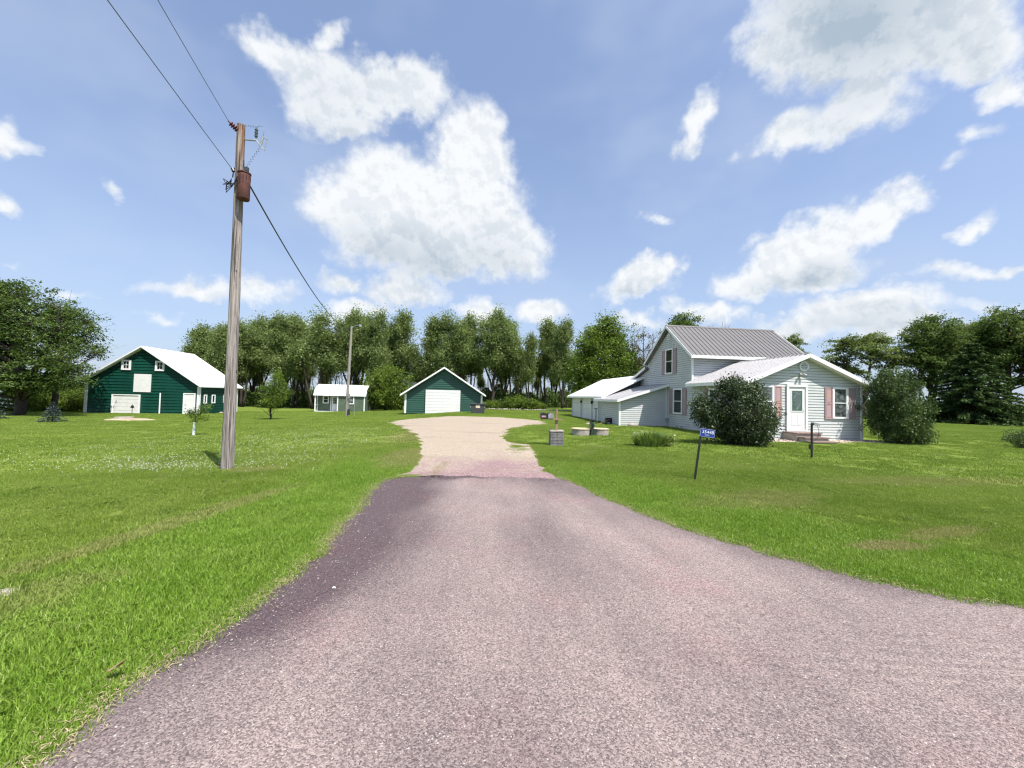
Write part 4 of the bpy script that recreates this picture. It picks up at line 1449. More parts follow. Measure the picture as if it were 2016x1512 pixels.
rock(4.9, 24.6, 0.16, 'flat white rock lying in the grass behind the pump', 'concrete')
rock(7.55, 24.1, 0.30, 'pale rounded rock at the corner of the lean-to', 'concrete', .5)
rock(-37.3, 40.9, 0.36, 'pale rock beside the white pipe of the barn', 'concrete')
rock(-3.95, 3.08, 0.10, 'flat white stone in the worn grass at the left edge', 'concrete', .25)
rock(-1.45, 3.29, 0.022, 'small white pebble on the dark asphalt band', 'sign_white', .8, 'pebble')
lf = MB()
lf.poly([(-0.05, 0, 0.02), (0, -0.03, 0.04), (0.06, 0, 0.09), (0, 0.04, 0.03)])
lo_ = lf.build('dry_leaf', 'brown_leaf')
lo_.location = (-2.17, 2.2, 0.05)
tag(lo_, 'brown curled leaf in the grass at the road edge', 'leaf')

# yard lamp post near the front steps
lp = empty('garden_post', (9.2, 11.84, 0), rad(6), 'short dark metal post with grey lamp head and hanging cord', 'lamp post')
MB().box(-0.021, 0.021, -0.021, 0.021, -0.05, 1.06).build('post', 'black_metal', lp)
MB().prism([(0.03, -0.05, 1.0), (0.22, -0.06, 0.98), (0.20, -0.06, 1.06), (0.03, -0.05, 1.09)], (0, 0.11, 0)).build('lamp_head', 'galvanised', lp)
MB().tube([(0.19, 0, 0.99), (0.24, 0, 0.85), (0.22, 0, 0.65), (0.10, 0, 0.55), (0.03, -.03, 0.5)], 0.006, 5).build('cord', 'cable', lp)
MB().box(-0.07, -0.021, -0.04, 0.04, 0.28, 0.42).build('outlet_box', 'black_metal', lp)

# ------------------------------------------------------------------ waste bin by the garage
bn = empty('waste_bin', (-3.15, 36.1, -0.04), rad(3), 'black plastic wheeled waste bin at the right corner of the garage', 'waste bin')
MB().prism([(-0.60, 0, 0.06), (0.60, 0, 0.06), (0.70, 0, 0.88), (-0.70, 0, 0.88)], (0, 0.9, 0)).build('body', 'plastic_black', bn)
MB().prism([(-0.78, -0.06, 0.88), (0.78, -0.06, 0.88), (0.70, -0.06, 0.97), (-0.70, -0.06, 0.97)], (0, 1.05, 0)).box(-0.1, 0.1, -0.02, 0.1, 0.97, 1.02).build('lid', 'plastic_black', bn)
MB().box(-0.18, 0.22, -0.012, 0.0, 0.56, 0.84).build('label', 'label_cream', bn)
for sx in (-0.66, 0.66):
    MB().box(sx - 0.04, sx + 0.04, -0.02, 0.1, 0.60, 0.70).build('lift_lug', 'galvanised', bn)
for sx in (-0.5, 0.5):
    MB().tube([(sx - 0.04, 0.12, 0.09), (sx + 0.04, 0.12, 0.09)], 0.09, 12).build('wheel', 'black_metal', bn)

# ------------------------------------------------------------------ items in front of the barn
wc = empty('well_cover', (-28.4, 28.4, gz(-28.4, 28.4)), 0, 'round concrete well cover on bare dirt in front of the barn', 'well cover')
MB().tube([(0, 0, 0), (0, 0, 0.22)], 0.55, 28).build('disc', 'concrete', wc)
dm = MB()
rd = random.Random(8)
rp = [1 + rd.uniform(-.15, .15) for _ in range(28)]
cidx = MB()
dm.v = [(0, 0, 0.16)] + [(math.cos(2 * math.pi * k / 28) * 1.0 * rp[k], math.sin(2 * math.pi * k / 28) * .55 * rp[k], 0.12) for k in range(28)] + [(math.cos(2 * math.pi * k / 28) * 2.1 * rp[k], math.sin(2 * math.pi * k / 28) * 1.1 * rp[k], -0.02) for k in range(28)]
dm.f = [(0, 1 + k, 1 + (k + 1) % 28) for k in range(28)] + [(1 + k, 29 + k, 29 + (k + 1) % 28, 1 + (k + 1) % 28) for k in range(28)]
dmo = dm.build('dirt_mound', 'dirt')
dmo.location = (-27.9, 28.3, gz(-27.9, 28.3))
tag(dmo, kind='structure')
for (x, y, hh, lab) in ((-38.3, 39.1, 0.95, 'old hand pump standing before the white barn overhead door'), (-37.2, 40.0, 0.95, 'rusty round topped water hydrant before the green barn wall')):
    hp = empty('water_hydrant', (x, y, gz(x, y)), 0, lab, 'water pump')
    MB().tube([(0, 0, 0), (0, 0, hh * .7)], 0.035, 8).build('pipe', 'galvanised', hp)
    if 'hand' in lab:
        MB().box(-0.09, 0.09, -0.07, 0.07, hh * .6, hh * .85).tube([(-.2, 0, hh * .62), (0, 0, hh * .98), (.22, 0, hh * .55)], 0.022, 6).build('pump_head', 'black_metal', hp)
    else:
        MB().tube([(0, -0.05, hh * .85), (0, 0.05, hh * .85)], 0.15, 14).build('pump_head', 'rust', hp)

# ------------------------------------------------------------------ vegetation


def quads_mesh(name, V, m):
    """V: (n,4,3) array of leaf corners"""
    n = V.shape[0]
    me = bpy.data.meshes.new(name)
    me.vertices.add(n * 4)
    me.vertices.foreach_set('co', V.reshape(-1).astype(np.float32))
    me.loops.add(n * 4)
    me.loops.foreach_set('vertex_index', np.arange(n * 4, dtype=np.int32))
    me.polygons.add(n)
    me.polygons.foreach_set('loop_start', np.arange(0, n * 4, 4, dtype=np.int32))
    me.update(calc_edges=True)
    me.materials.append(MATS[m])
    return me


def leaf_quads(P, size, rng, up=0.35, aspect=0.55, outward=None):
    n = len(P)
    nr = rng.normal(size=(n, 3))
    nr[:, 2] += up * 2
    if outward is not None:
        nr += outward * 0.8
    nr /= np.linalg.norm(nr, axis=1, keepdims=True)
    tr = rng.normal(size=(n, 3))
    tr -= nr * (tr * nr).sum(1, keepdims=True)
    tr /= np.linalg.norm(tr, axis=1, keepdims=True) + 1e-9
    bt_ = np.cross(nr, tr)
    sz_ = size * rng.uniform(0.6, 1.35, (n, 1))
    a = tr * sz_ * 0.5
    b = bt_ * sz_ * 0.5 * aspect
    droop = nr * sz_ * 0.12
    return np.stack([P - a - droop, P + b + droop * .5, P + a - droop, P - b + droop * .5], axis=1)


def make_tree(name, seed, lobes, trunks, n_clump, per, crad, leaf, lm, bark='bark', n_limb=60, limb_r=0.07, flat=0.8, gap=0.0, up=0.35, twig=0.0):
    """lobes: (x,y,z,rx,ry,rz); trunks: list of [(x,y,z,r), ...]; returns wood mesh and crown mesh"""
    rng = np.random.default_rng(seed)
    L = np.array(lobes, float)
    wgt = (L[:, 3] * L[:, 4] * L[:, 5]) ** 0.66
    idx = rng.choice(len(L), n_clump, p=wgt / wgt.sum())
    d = rng.normal(size=(n_clump, 3))
    d /= np.linalg.norm(d, axis=1, keepdims=True)
    r = rng.uniform(0.12, 1.0, (n_clump, 1)) ** 0.42
    r *= 1 + 0.14 * rng.normal(size=(n_clump, 1))
    C = L[idx, :3] + d * r * L[idx, 3:6]
    keep = C[:, 2] > 0.15
    C, d = C[keep], d[keep]
    if gap > 0:
        ph = rng.uniform(0, 6.28, 6)
        s = np.sin(C[:, 0] * 1.1 + ph[0]) + np.sin(C[:, 2] * 1.0 + ph[1]) + np.sin(C[:, 1] * 1.2 + ph[2]) + np.sin((C[:, 0] + C[:, 2]) * .8 + ph[3])
        k2 = s > np.quantile(s, gap)
        C, d = C[k2], d[k2]
    cr = crad * rng.uniform(0.55, 1.35, (len(C), 1))
    P = np.repeat(C, per, 0) + rng.normal(size=(len(C) * per, 3)) * np.repeat(cr, per, 0) * 0.5 * np.array([1, 1, flat])
    P = P[P[:, 2] > 0.05]
    V = leaf_quads(P, leaf, rng, up)
    crown = quads_mesh(name + '_crown', V, lm)
    wood = MB()
    ax = []
    for tr in trunks:
        pts = [Vector(p[:3]) for p in tr]
        rr = [p[3] for p in tr]
        fp, fr_ = [], []
        for k in range(len(pts) - 1):
            for q in range(4):
                t = q / 4
                p = pts[k].lerp(pts[k + 1], t)
                if k + q > 0:
                    p = p + Vector(rng.normal(size=3) * rr[k] * 0.35)
                fp.append(p)
                fr_.append(rr[k] * (1 - t) + rr[k + 1] * t)
        fp.append(pts[-1])
        fr_.append(rr[-1])
        wood.tube(fp, fr_, 8)
        ax += list(zip(fp, fr_))
    axp = np.array([tuple(a[0]) for a in ax])
    sel = rng.choice(len(C), min(n_limb, len(C)), replace=False)
    for s_ in sel:
        c = C[s_]
        dist = np.linalg.norm(axp[:, :2] - c[:2], axis=1) + np.abs(axp[:, 2] - (c[2] - 0.35 * np.linalg.norm(axp[:, :2] - c[:2], axis=1) - 0.4)) * 1.5
        j = int(np.argmin(dist))
        a, ar_ = ax[j]
        c = Vector(c)
        mid = a.lerp(c, 0.55) + Vector((rng.normal() * .12, rng.normal() * .12, 0.10 * (c - a).length * rng.uniform(0.2, 1.2)))
        m2 = a.lerp(c, 0.25) + Vector((0, 0, 0.02))
        r0_ = min(ar_ * 0.7, limb_r * (0.4 + 0.25 * (c - a).length))
        wood.tube([a, m2, mid, c], [r0_, r0_ * .8, r0_ * .55, r0_ * .18], 5, False)
        if twig:
            for q in range(int(twig)):
                e = c + Vector(rng.normal(size=3) * 0.7)
                e.z += 0.4
                wood.tube([mid, (mid + e) / 2 + Vector(rng.normal(size=3) * .12), e], [r0_ * .4, r0_ * .25, 0.006], 4, False)
    wm = bpy.data.meshes.new(name + '_trunk')
    wm.from_pydata(wood.v, [], wood.f)
    wm.materials.append(MATS[bark])
    for p in wm.polygons:
        p.use_smooth = True
    return wm, crown


def place(proto, kind, x, y, label, cat='tree', group=None, sc=(1, 1, 1), rz=0.0, z=None):
    wm, cm = proto
    e = empty(kind, (x, y, gz(x, y) - 0.05 if z is None else z), rz, label, cat, group)
    e.scale = sc
    if wm:
        link(bpy.data.objects.new('trunk', wm), e)
    link(bpy.data.objects.new('crown', cm), e)
    return e


# prototypes (metres, real size about 15 m high)
WA = make_tree('plume_a', 11, [(0, 0, 12, 1.9, 1.8, 3.2), (-1.3, .3, 9.2, 1.7, 1.7, 2.2), (1.5, -.4, 9.6, 1.6, 1.6, 2.4), (0.4, 0, 6.6, 2.0, 1.8, 1.6), (-.8, .5, 14, .9, .9, 1.4)],
               [[(0, 0, 0, .26), (.1, 0, 4, .2), (-.2, 0, 9, .12), (0, 0, 14.2, .03)], [(.1, 0, 1.2, .16), (.9, .2, 5, .11), (1.5, .1, 10, .04)], [(0, .1, 2.0, .13), (-.8, .2, 6, .09), (-1.2, .2, 10, .04)]], 420, 52, 0.75, 0.27, 'leaf_wind', n_limb=60, limb_r=.045, gap=0.12, flat=1.3)
WB = make_tree('plume_b', 12, [(-.9, 0, 12.2, 1.1, 1.1, 2.8), (1.2, 0, 11.6, 1.1, 1.1, 2.6), (0, 0, 8.2, 2.4, 2.0, 2.2), (1.9, 0, 8.8, 1.2, 1.2, 1.6), (-1.9, 0, 7.0, 1.2, 1.2, 1.5)],
               [[(-.1, 0, 0, .24), (-.4, 0, 5, .17), (-.9, 0, 10, .09), (-1, 0, 14.2, .03)], [(.2, 0, 0, .2), (.7, 0, 5, .14), (1.2, 0, 10, .07), (1.3, 0, 13.6, .03)]], 420, 52, 0.75, 0.27, 'leaf_wind', n_limb=60, limb_r=.045, gap=0.14, flat=1.3)
WC = make_tree('slim_c', 13, [(0, 0, 10.5, 1.2, 1.2, 4.3), (.5, 0, 7.4, 1.4, 1.3, 2.2), (-.6, 0, 13.0, .7, .7, 1.6)],
               [[(0, 0, 0, .18), (.2, 0, 5, .13), (0, 0, 10, .07), (0, 0, 14.5, .02)], [(0.2, 0, 0, .12), (.8, 0, 5, .08), (.9, 0, 9, .03)]], 280, 50, 0.7, 0.26, 'leaf_wind', n_limb=90, gap=0.1, flat=1.3)
WD = make_tree('broad_d', 14, [(0, 0, 11.2, 3.1, 2.6, 2.9), (-2.6, 0, 9.0, 1.8, 1.8, 2.0), (2.7, 0, 9.2, 1.8, 1.8, 2.2), (0, 0, 7.6, 2.8, 2.2, 1.5), (1.0, 0, 13.5, 1.3, 1.2, 1.4)],
               [[(0, 0, 0, .30), (0, 0, 4, .24), (.3, 0, 9, .13), (.3, 0, 13.5, .03)], [(0, 0, 2.2, .18), (-1.4, 0, 6, .13), (-2.6, 0, 10, .04)], [(.1, 0, 2.6, .18), (1.5, 0, 6.4, .12), (2.7, 0, 10, .04)]], 560, 52, 0.8, 0.28, 'leaf_wind', n_limb=70, limb_r=.05, gap=0.14, flat=1.3)
WE = make_tree('cut_e', 15, [(-1.6, 0, 8.0, 1.4, 1.3, 1.3), (1.8, 0, 7.0, 1.6, 1.4, 1.3), (.4, 0, 11.5, 1.3, 1.2, 2.6), (2.0, 0, 10.2, .9, .9, 1.5)],
               [[(0, 0, 0, .22), (.6, 0, 5, .16), (.6, 0, 10, .07), (.4, 0, 14, .02)], [(-.3, 0, 0, .16), (-1.2, 0, 4.5, .11), (-1.8, 0, 8.6, .04)], [(.4, 0, 1, .12), (1.6, 0, 5, .08), (2.1, 0, 11, .03)]], 300, 50, 0.75, 0.27, 'leaf_wind', n_limb=120, gap=0.18, flat=1.3)
MAPLE = make_tree('maple', 16, [(0, 0, 6.4, 4.0, 3.4, 5.0), (-2.2, 0, 4.4, 2.8, 2.6, 3.6), (2.4, 0, 4.6, 2.8, 2.6, 3.8), (0.5, 0, 10.6, 1.3, 1.2, 1.7), (-1.4, 0, 9.6, 1.5, 1.4, 1.4)],
                  [[(0, 0, 0, .34), (0, 0, 4, .24), (0, 0, 10, .05)]], 900, 52, 0.8, 0.27, 'leaf_maple', n_limb=60)
AIRY = make_tree('airy', 17, [(0, 0, 9.2, 4.2, 3.4, 1.5), (-3.0, 0, 7.2, 2.2, 2.0, 1.2), (3.2, 0, 7.6, 2.2, 2.0, 1.3), (0, 0, 6.6, 3.0, 2.5, 1.0), (1.4, 0, 10.6, 1.7, 1.5, .8), (-1.8, 0, 10.0, 1.6, 1.4, .7)],
                 [[(0, 0, 0, .32), (.1, 0, 2.6, .27), (.8, 0, 6, .14), (1.2, 0, 10.2, .04)], [(.1, 0, 2.4, .2), (-1.2, 0, 5.4, .15), (-2.6, 0, 8.6, .04)], [(.1, 0, 2.6, .18), (1.9, 0, 5.4, .12), (3.4, 0, 8.0, .04)]], 440, 46, 0.6, 0.24, 'leaf_yellowish', n_limb=150, limb_r=.09, flat=.45, gap=0.2, up=.7)
TALLD = make_tree('tall_dark', 18, [(0, 0, 11.0, 3.6, 3.2, 2.4), (-2.6, 0, 9.0, 2.0, 2.0, 1.8), (2.8, 0, 9.4, 2.2, 2.0, 2.0), (0, 0, 7.6, 3.6, 3.0, 1.6), (-1.0, 0, 5.6, 2.6, 2.4, 1.4)],
                  [[(0, 0, 0, .34), (0, 0, 5, .25), (-.3, 0, 10, .12), (-.2, 0, 13, .03)], [(0, 0, 2.8, .2), (1.6, 0, 6.4, .14), (2.9, 0, 10.6, .04)], [(0, 0, 3.4, .16), (-1.7, 0, 7, .1), (-2.8, 0, 10, .03)]], 620, 50, 0.7, 0.26, 'leaf_dark', n_limb=140, limb_r=.09, flat=.6, gap=0.18, up=.6)
DEADISH = make_tree('twiggy', 19, [(0, 0, 7.6, 2.6, 2.2, 3.8), (0, 0, 4, 2.6, 2.0, 2.4)],
                    [[(0, 0, 0, .22), (.2, 0, 5, .15), (0, 0, 12, .03)], [(0, 0, .5, .16), (-1.4, 0, 5, .1), (-1.9, 0, 10.6, .03)], [(0, 0, .5, .15), (1.3, 0, 5, .1), (1.8, 0, 11, .03)]], 190, 22, 0.6, 0.20, 'leaf_dry', 'bark_pale', n_limb=190, limb_r=.06, twig=4, gap=.1)
BARE = make_tree('bare', 20, [(0, 0, 9, 3.4, 2.4, 3.4)], [[(0, 0, 0, .26), (0, 0, 5, .2), (.2, 0, 13, .03)], [(0, 0, 3, .16), (-1.6, 0, 7, .1), (-2.2, 0, 12.4, .03)], [(0, 0, 3, .16), (1.8, 0, 7, .1), (2.6, 0, 12, .03)]], 110, 1, 0.4, 0.15, 'leaf_dry', 'bark_pale', n_limb=110, limb_r=.06, twig=5)


def horizon(px):
    return 781 + 0.0244 * (px - 1008)


def stand(proto, kind, px, top, Y, base_h, label, group=None, wid=1.0, rz=0.0, cat='tree', mat_swap=None):
    x = (px - 1008) / 760 * Y
    g0 = gz(x, Y)
    hgt = (horizon(px) - top) / 760 * Y + 1.65 - g0
    s = hgt / base_h
    return place(proto, kind, x, Y, label, cat, group, (s * wid, s * wid, s), rz)


GW = 'tall trees of the windbreak along the back of the yard'
wind = [
    (WD, 398, 640, 64, 15, .95, 'windbreak tree behind the barn roof, lowest and leftmost of the row'),
    (WA, 440, 636, 61, 15.4, 1.0, 'leafy windbreak tree whose crown the utility pole crosses on its left side'),
    (WB, 478, 630, 63, 15, 1.0, 'forked windbreak tree just right of the utility pole'),
    (WD, 515, 624, 66, 15, .8, 'broad windbreak tree above the round lawn tree, left side'),
    (WC, 548, 622, 60, 14.6, 1.1, 'slim windbreak tree rising over the round lawn tree'),
    (WA, 578, 618, 64, 15.4, .9, 'windbreak tree between the round lawn tree and the shed'),
    (WE, 622, 612, 60, 14.1, 1.15, 'leaning windbreak tree with open trunk above the left end of the shed'),
    (WB, 655, 650, 66, 15, .8, 'shorter windbreak tree in the dip behind the shed roof'),
    (WD, 690, 610, 62, 15, .85, 'big windbreak tree behind the yard light pole'),
    (WB, 735, 608, 60, 15, .85, 'twin plumed windbreak tree just right of the yard light pole'),
    (WA, 788, 612, 62, 15.4, 1.0, 'windbreak tree with a side plume above the bright shrub'),
    (WE, 815, 700, 66, 14.1, 1.0, 'low open branched windbreak tree in the gap left of the garage peak'),
    (WC, 850, 628, 61, 14.6, 1.2, 'slim windbreak tree at the left of the garage peak'),
    (WB, 888, 614, 60, 15, .95, 'forked windbreak tree right above the garage peak'),
    (WC, 925, 622, 64, 14.6, 1.0, 'narrow windbreak tree above the right slope of the garage'),
    (WD, 972, 610, 61, 15, .92, 'tallest broad windbreak tree right of the garage'),
    (WE, 1008, 640, 64, 14.1, .9, 'windbreak tree with bare lower trunk behind the planted bed'),
    (WC, 1042, 660, 60, 14.6, .95, 'short slim windbreak tree right of the planted bed'),
    (WC, 1074, 632, 63, 14.6, 1.1, 'slim upright windbreak tree left of the mailboxes'),
    (WA, 1108, 628, 60, 15.4, .85, 'windbreak tree next to the dark maple, right end of the open row'),
]
wind += [
    (WD, 418, 648, 69, 15, .9, 'deep green windbreak tree filling the row behind the barn ridge end'),
    (WD, 460, 636, 70, 15, .9, 'broad windbreak tree directly behind the utility pole'),
    (WA, 500, 632, 68, 15.4, 1.2, 'full crowned windbreak tree filling the row right of the utility pole'),
    (WD, 560, 630, 69, 15, .9, 'broad windbreak tree filling the row left of the shed'),
    (WB, 600, 628, 68, 15, 1.15, 'bushy forked windbreak tree rising from behind the left shed corner'),
    (WD, 712, 622, 69, 15, .9, 'broad windbreak tree filling the row right of the yard light pole'),
    (WA, 765, 640, 68, 15.4, 1.2, 'full windbreak tree straight above the bright shrub'),
    (WD, 905, 640, 69, 15, .8, 'broad windbreak tree filling the row behind the garage peak'),
    (WA, 995, 632, 68, 15.4, 1.1, 'full windbreak tree behind the tallest one right of the garage'),
    (WB, 1092, 650, 68, 15, 1.0, 'forked windbreak tree behind the gap left of the maple'),
]
for (pt, px, top, Y, bh, wd_, lab) in wind:
    stand(pt, 'windbreak_tree', px, top, Y, bh, lab, GW, wd_, rz=random.Random(px).choice((0, math.pi, 0.3, math.pi - .3)))
# slender trunks of the second row
SECOND = ((470, 'between the barn roof end and the utility pole'), (505, 'just right of the utility pole'), (560, 'right of the round lawn tree'), (600, 'at the left of the small shed'), (640, 'over the left half of the small shed'), (700, 'behind the yard light pole'),
          (745, 'behind the bright green shrub'), (820, 'in the gap left of the garage peak'), (845, 'over the left slope of the green garage'), (905, 'over the right slope of the green garage'), (945, 'behind the waste bin'), (990, 'behind the left part of the planted bed'),
          (1025, 'behind the right part of the planted bed'), (1058, 'left of the mailboxes'), (1090, 'right behind the mailboxes'), (1150, 'at the left flank of the dense maple'))
for k, (px, where) in enumerate(SECOND):
    stand(WA if k % 3 == 0 else WC, 'windbreak_tree', px, 672 + (k * 13) % 34, 73, 15, 'slender tree of the dim second row ' + where, GW, 0.85, rz=k * 1.3)
stand(MAPLE, 'maple_tree', 1190, 618, 47, 12.4, 'dense dark green maple behind the attached garage', None, .95)
stand(DEADISH, 'half_dead_tree', 1265, 640, 46, 12.0, 'half dead twiggy tree between the maple and the house gable', None, .8)
stand(TALLD, 'broadleaf_tree', 1345, 614, 50, 13.4, 'leafy tree peeking over the left part of the grey roof', None, .75)
stand(BARE, 'bare_tree', 1420, 626, 56, 13.4, 'bare branched dead tree behind the grey roof', None, .8)
stand(AIRY, 'broadleaf_tree', 1552, 655, 52, 11.4, 'small airy tree just right of the grey roof ridge end', None, .55)
stand(AIRY, 'broadleaf_tree', 1700, 652, 47, 11.4, 'airy round topped tree right of the white front gable', None, 1.0)
stand(TALLD, 'broadleaf_tree', 1835, 618, 46, 13.4, 'tall dark tree left of the big spruce', None, .9)
stand(AIRY, 'broadleaf_tree', 1905, 628, 48, 11.4, 'flat topped tree right behind the big spruce tip', None, .9)
stand(TALLD, 'broadleaf_tree', 1985, 604, 44, 13.4, 'tallest dark tree at the right edge of the view', None, .95, rz=2)
stand(AIRY, 'broadleaf_tree', 2080, 615, 42, 11.4, 'dark tree beyond the right edge of the view', None, 1.0, rz=1)

# big trees at the left
BIGL = make_tree('big_left', 31, [(0, 0, 7.6, 3.6, 3.2, 3.6), (2.5, -.4, 5.6, 2.3, 2.2, 1.9), (4.4, -.5, 4.3, 1.8, 1.8, 1.1), (-2.4, 0, 5.8, 2.4, 2.4, 3.0), (1.6, 0, 3.6, 3.0, 2.4, 1.0), (-1.0, 0, 2.5, 2.4, 2.0, .9), (1.8, -.2, 2.6, 2.2, 2.0, .7), (5.1, -.5, 2.9, 1.1, 1.2, .6), (-.4, 0, 10.5, 2.0, 1.8, 1.2)],
                 [[(0, 0, 0, .38), (.2, 0, 2.4, .32), (.2, 0, 6, .18), (-.3, 0, 10.5, .04)], [(.1, 0, 2.0, .24), (1.7, 0, 4.2, .18), (3.2, -.3, 7.0, .09), (3.6, -.4, 9.0, .03)], [(.1, 0, 2.2, .2), (2.6, 0, 3.3, .12), (5.0, -.4, 4.2, .04)]],
                 800, 42, 0.60, 0.20, 'leaf_dark', n_limb=240, limb_r=.1, flat=.5, gap=.20, up=.7)
xL = (38 - 1008) / 760 * 32.0
place(BIGL, 'broadleaf_tree', xL, 32.0, 'big spreading dark tree left of the barn', 'tree', None, (0.98, 0.98, 1.03))
AIRL = make_tree('airy_left', 32, [(0.8, 0, 8.6, 2.3, 2.0, .9), (1.9, 0, 7.2, 1.7, 1.6, .9), (2.6, 0, 5.6, 1.5, 1.5, .8), (-.4, 0, 9.3, 1.2, 1.1, .7), (0.4, 0, 6.6, 1.6, 1.6, 1.2), (2.9, 0, 4.4, 1.3, 1.2, .5)],
                 [[(0, 0, 0, .22), (.1, 0, 3.2, .18), (.7, 0, 6, .10), (1.0, 0, 9.0, .03)], [(.1, 0, 3.0, .13), (1.4, 0, 5.2, .09), (2.4, 0, 7.4, .03)], [(.1, 0, 2.8, .10), (1.8, 0, 4.2, .07), (3.4, 0, 5.2, .02)]],
                 360, 26, 0.55, 0.19, 'leaf_dark', n_limb=170, limb_r=.05, flat=.5, gap=.30, up=.7, twig=1)
place(AIRL, 'broadleaf_tree', (108 - 1008) / 760 * 35.5, 35.5, 'airy open branched tree between the big dark tree and the barn', 'tree', None, (1.05, 1.05, 1.05))
xL2 = (-60 - 1008) / 760 * 32.5
place(BIGL, 'broadleaf_tree', xL2, 33.5, 'dense tree at the left edge behind the spreading one', 'tree', None, (1, 1, 1.02), 2.4)

# evergreens


def spruce(name, seed, Hh, Rr, layers, m, needle=0.10, dens=26, droop=0.22, power=0.9):
    rng = np.random.default_rng(seed)
    wood = MB().tube([(0, 0, 0), (0, 0, Hh * .5), (0, 0, Hh * .98)], [Hh * .018 + .02, Hh * .012 + .01, 0.01], 8)
    P = []
    for k in range(layers):
        t = (k + .4) / layers
        z = Hh * (0.06 + 0.92 * t)
        r = Rr * (1 - t) ** power + 0.05 * Rr
        nb = int(9 + 7 * (1 - t))
        for j in range(nb):
            a = 2 * math.pi * (j / nb) + rng.uniform(0, 1)
            rl_ = r * rng.uniform(0.72, 1.12)
            e = Vector((math.cos(a) * rl_, math.sin(a) * rl_, z - droop * rl_ + 0.10 * Hh / layers))
            wood.tube([(0, 0, z), e], [0.012 * Hh / 3 + .004, 0.003], 4, False)
            n = int(dens * max(0.25, rl_ / Rr) * 3)
            tt = rng.uniform(0.12, 1.0, n) ** 0.7
            side = rng.uniform(-1, 1, n) * rl_ * 0.26 * (1.15 - tt)
            px = np.cos(a) * rl_ * tt - np.sin(a) * side
            py = np.sin(a) * rl_ * tt + np.cos(a) * side
            pz = z - droop * rl_ * tt + 0.04 * rl_ * np.sin(tt * 3) + rng.normal(size=n) * 0.02 * Hh / 3 - np.abs(side) * .15
            P.append(np.stack([px, py, pz], 1))
    P = np.concatenate(P)
    V = leaf_quads(P, needle, rng, 0.9, 0.38)
    crown = quads_mesh(name, V, m)
    wm = bpy.data.meshes.new(name + '_trunk')
    wm.from_pydata(wood.v, [], wood.f)
    wm.materials.append(MATS['bark'])
    return wm, crown


SPB = spruce('blue_spruce', 41, 1.45, 0.72, 11, 'needle_blue', 0.085, 12)
place(SPB, 'blue_spruce', -29.6, 25.0, 'small blue spruce on the lawn left of the barn', 'tree')
SPB2 = spruce('blue_spruce_big', 42, 4.6, 2.0, 16, 'needle_blue', 0.17, 16)
place(SPB2, 'blue_spruce', -36.9, 26.5, 'larger blue spruce cut off by the left edge', 'tree')
SPD = spruce('dark_spruce', 43, 8.8, 4.4, 22, 'needle_dark', 0.34, 52, 0.16, 0.72)
place(SPD, 'spruce_tree', (1915 - 1008) / 760 * 40.5, 40.5, 'big dark spreading spruce at the edge of the right lawn', 'tree')

# lilac shrubs by the house


def make_bush(name, seed, lobes, n_clump, per, crad, leaf, m, stems=14, flat=1.0, up=.3):
    rng = np.random.default_rng(seed)
    q = lobes[0][3]
    tr = [[(rng.normal() * .12 * q, rng.normal() * .12 * q, 0, .02 * q), (rng.normal() * .3 * q, rng.normal() * .3 * q, lobes[0][2] * .8, .014 * q), (rng.normal() * .45 * q, rng.normal() * .45 * q, lobes[0][2] * 1.1, .006 * q)] for _ in range(stems)]
    return make_tree(name, seed, lobes, tr, n_clump, per, crad, leaf, m, n_limb=80, limb_r=.012 * q, flat=flat, up=up, gap=.05)


LIL1 = make_bush('lilac_left', 51, [(0, 0, 1.15, 1.35, 1.2, 1.15), (-.9, 0, .95, .65, .8, .75), (.75, 0, 1.0, .8, .9, .85), (-1.65, .1, 1.35, .28, .4, .45), (-1.3, 0, .95, .4, .5, .4), (1.55, 0, .95, .35, .4, .35), (-.1, 0, 2.0, .75, .7, .38), (.4, 0, .5, 1.2, 1.1, .45), (.75, 0, 1.95, .3, .4, .3)], 900, 36, 0.20, 0.085, 'leaf_lilac')
place(LIL1, 'lilac_bush', 8.72, 15.0, 'large grey green lilac bush left of the front door', 'bush', None, (0.87, .95, 1.12))
LIL2 = make_bush('lilac_right', 52, [(0, 0, 1.5, 1.25, 1.2, 1.45), (.3, 0, .9, 1.2, 1.2, .85), (-.6, 0, 2.2, .6, .7, .55), (.5, 0, 2.3, .55, .7, .5), (1.1, -.2, .35, .6, .5, .35), (-.3, 0, 2.7, .3, .4, .3)], 900, 36, 0.21, 0.085, 'leaf_lilac_green')
place(LIL2, 'lilac_bush', 17.0, 17.2, 'large dark green lilac bush at the right corner of the house', 'bush', None, (0.82, .9, 1.10))
SHR = make_bush('small_shrub', 53, [(0, 0, .42, .75, .7, .42)], 150, 26, 0.15, 0.06, 'leaf_lilac_green', 8)
place(SHR, 'small_shrub', 21.9, 16.4, 'small rounded shrub cut by the right edge', 'bush')
BRS = make_bush('bright_shrub', 54, [(0, 0, 2.9, 3.3, 2.6, 2.3), (-1.2, 0, 2.2, 2.4, 2.2, 2.0), (1.4, 0, 1.8, 2.2, 2.0, 1.7), (0, 0, 4.4, 1.8, 1.6, .9), (2.6, 0, 1.2, 1.2, 1.2, .9)], 620, 40, 0.55, 0.19, 'leaf_bright')
place(BRS, 'bright_shrub', (764 - 1008) / 760 * 56, 56, 'bright green rounded shrub between the shed and the green garage', 'bush', None, (1.1, 1.1, 1.2))

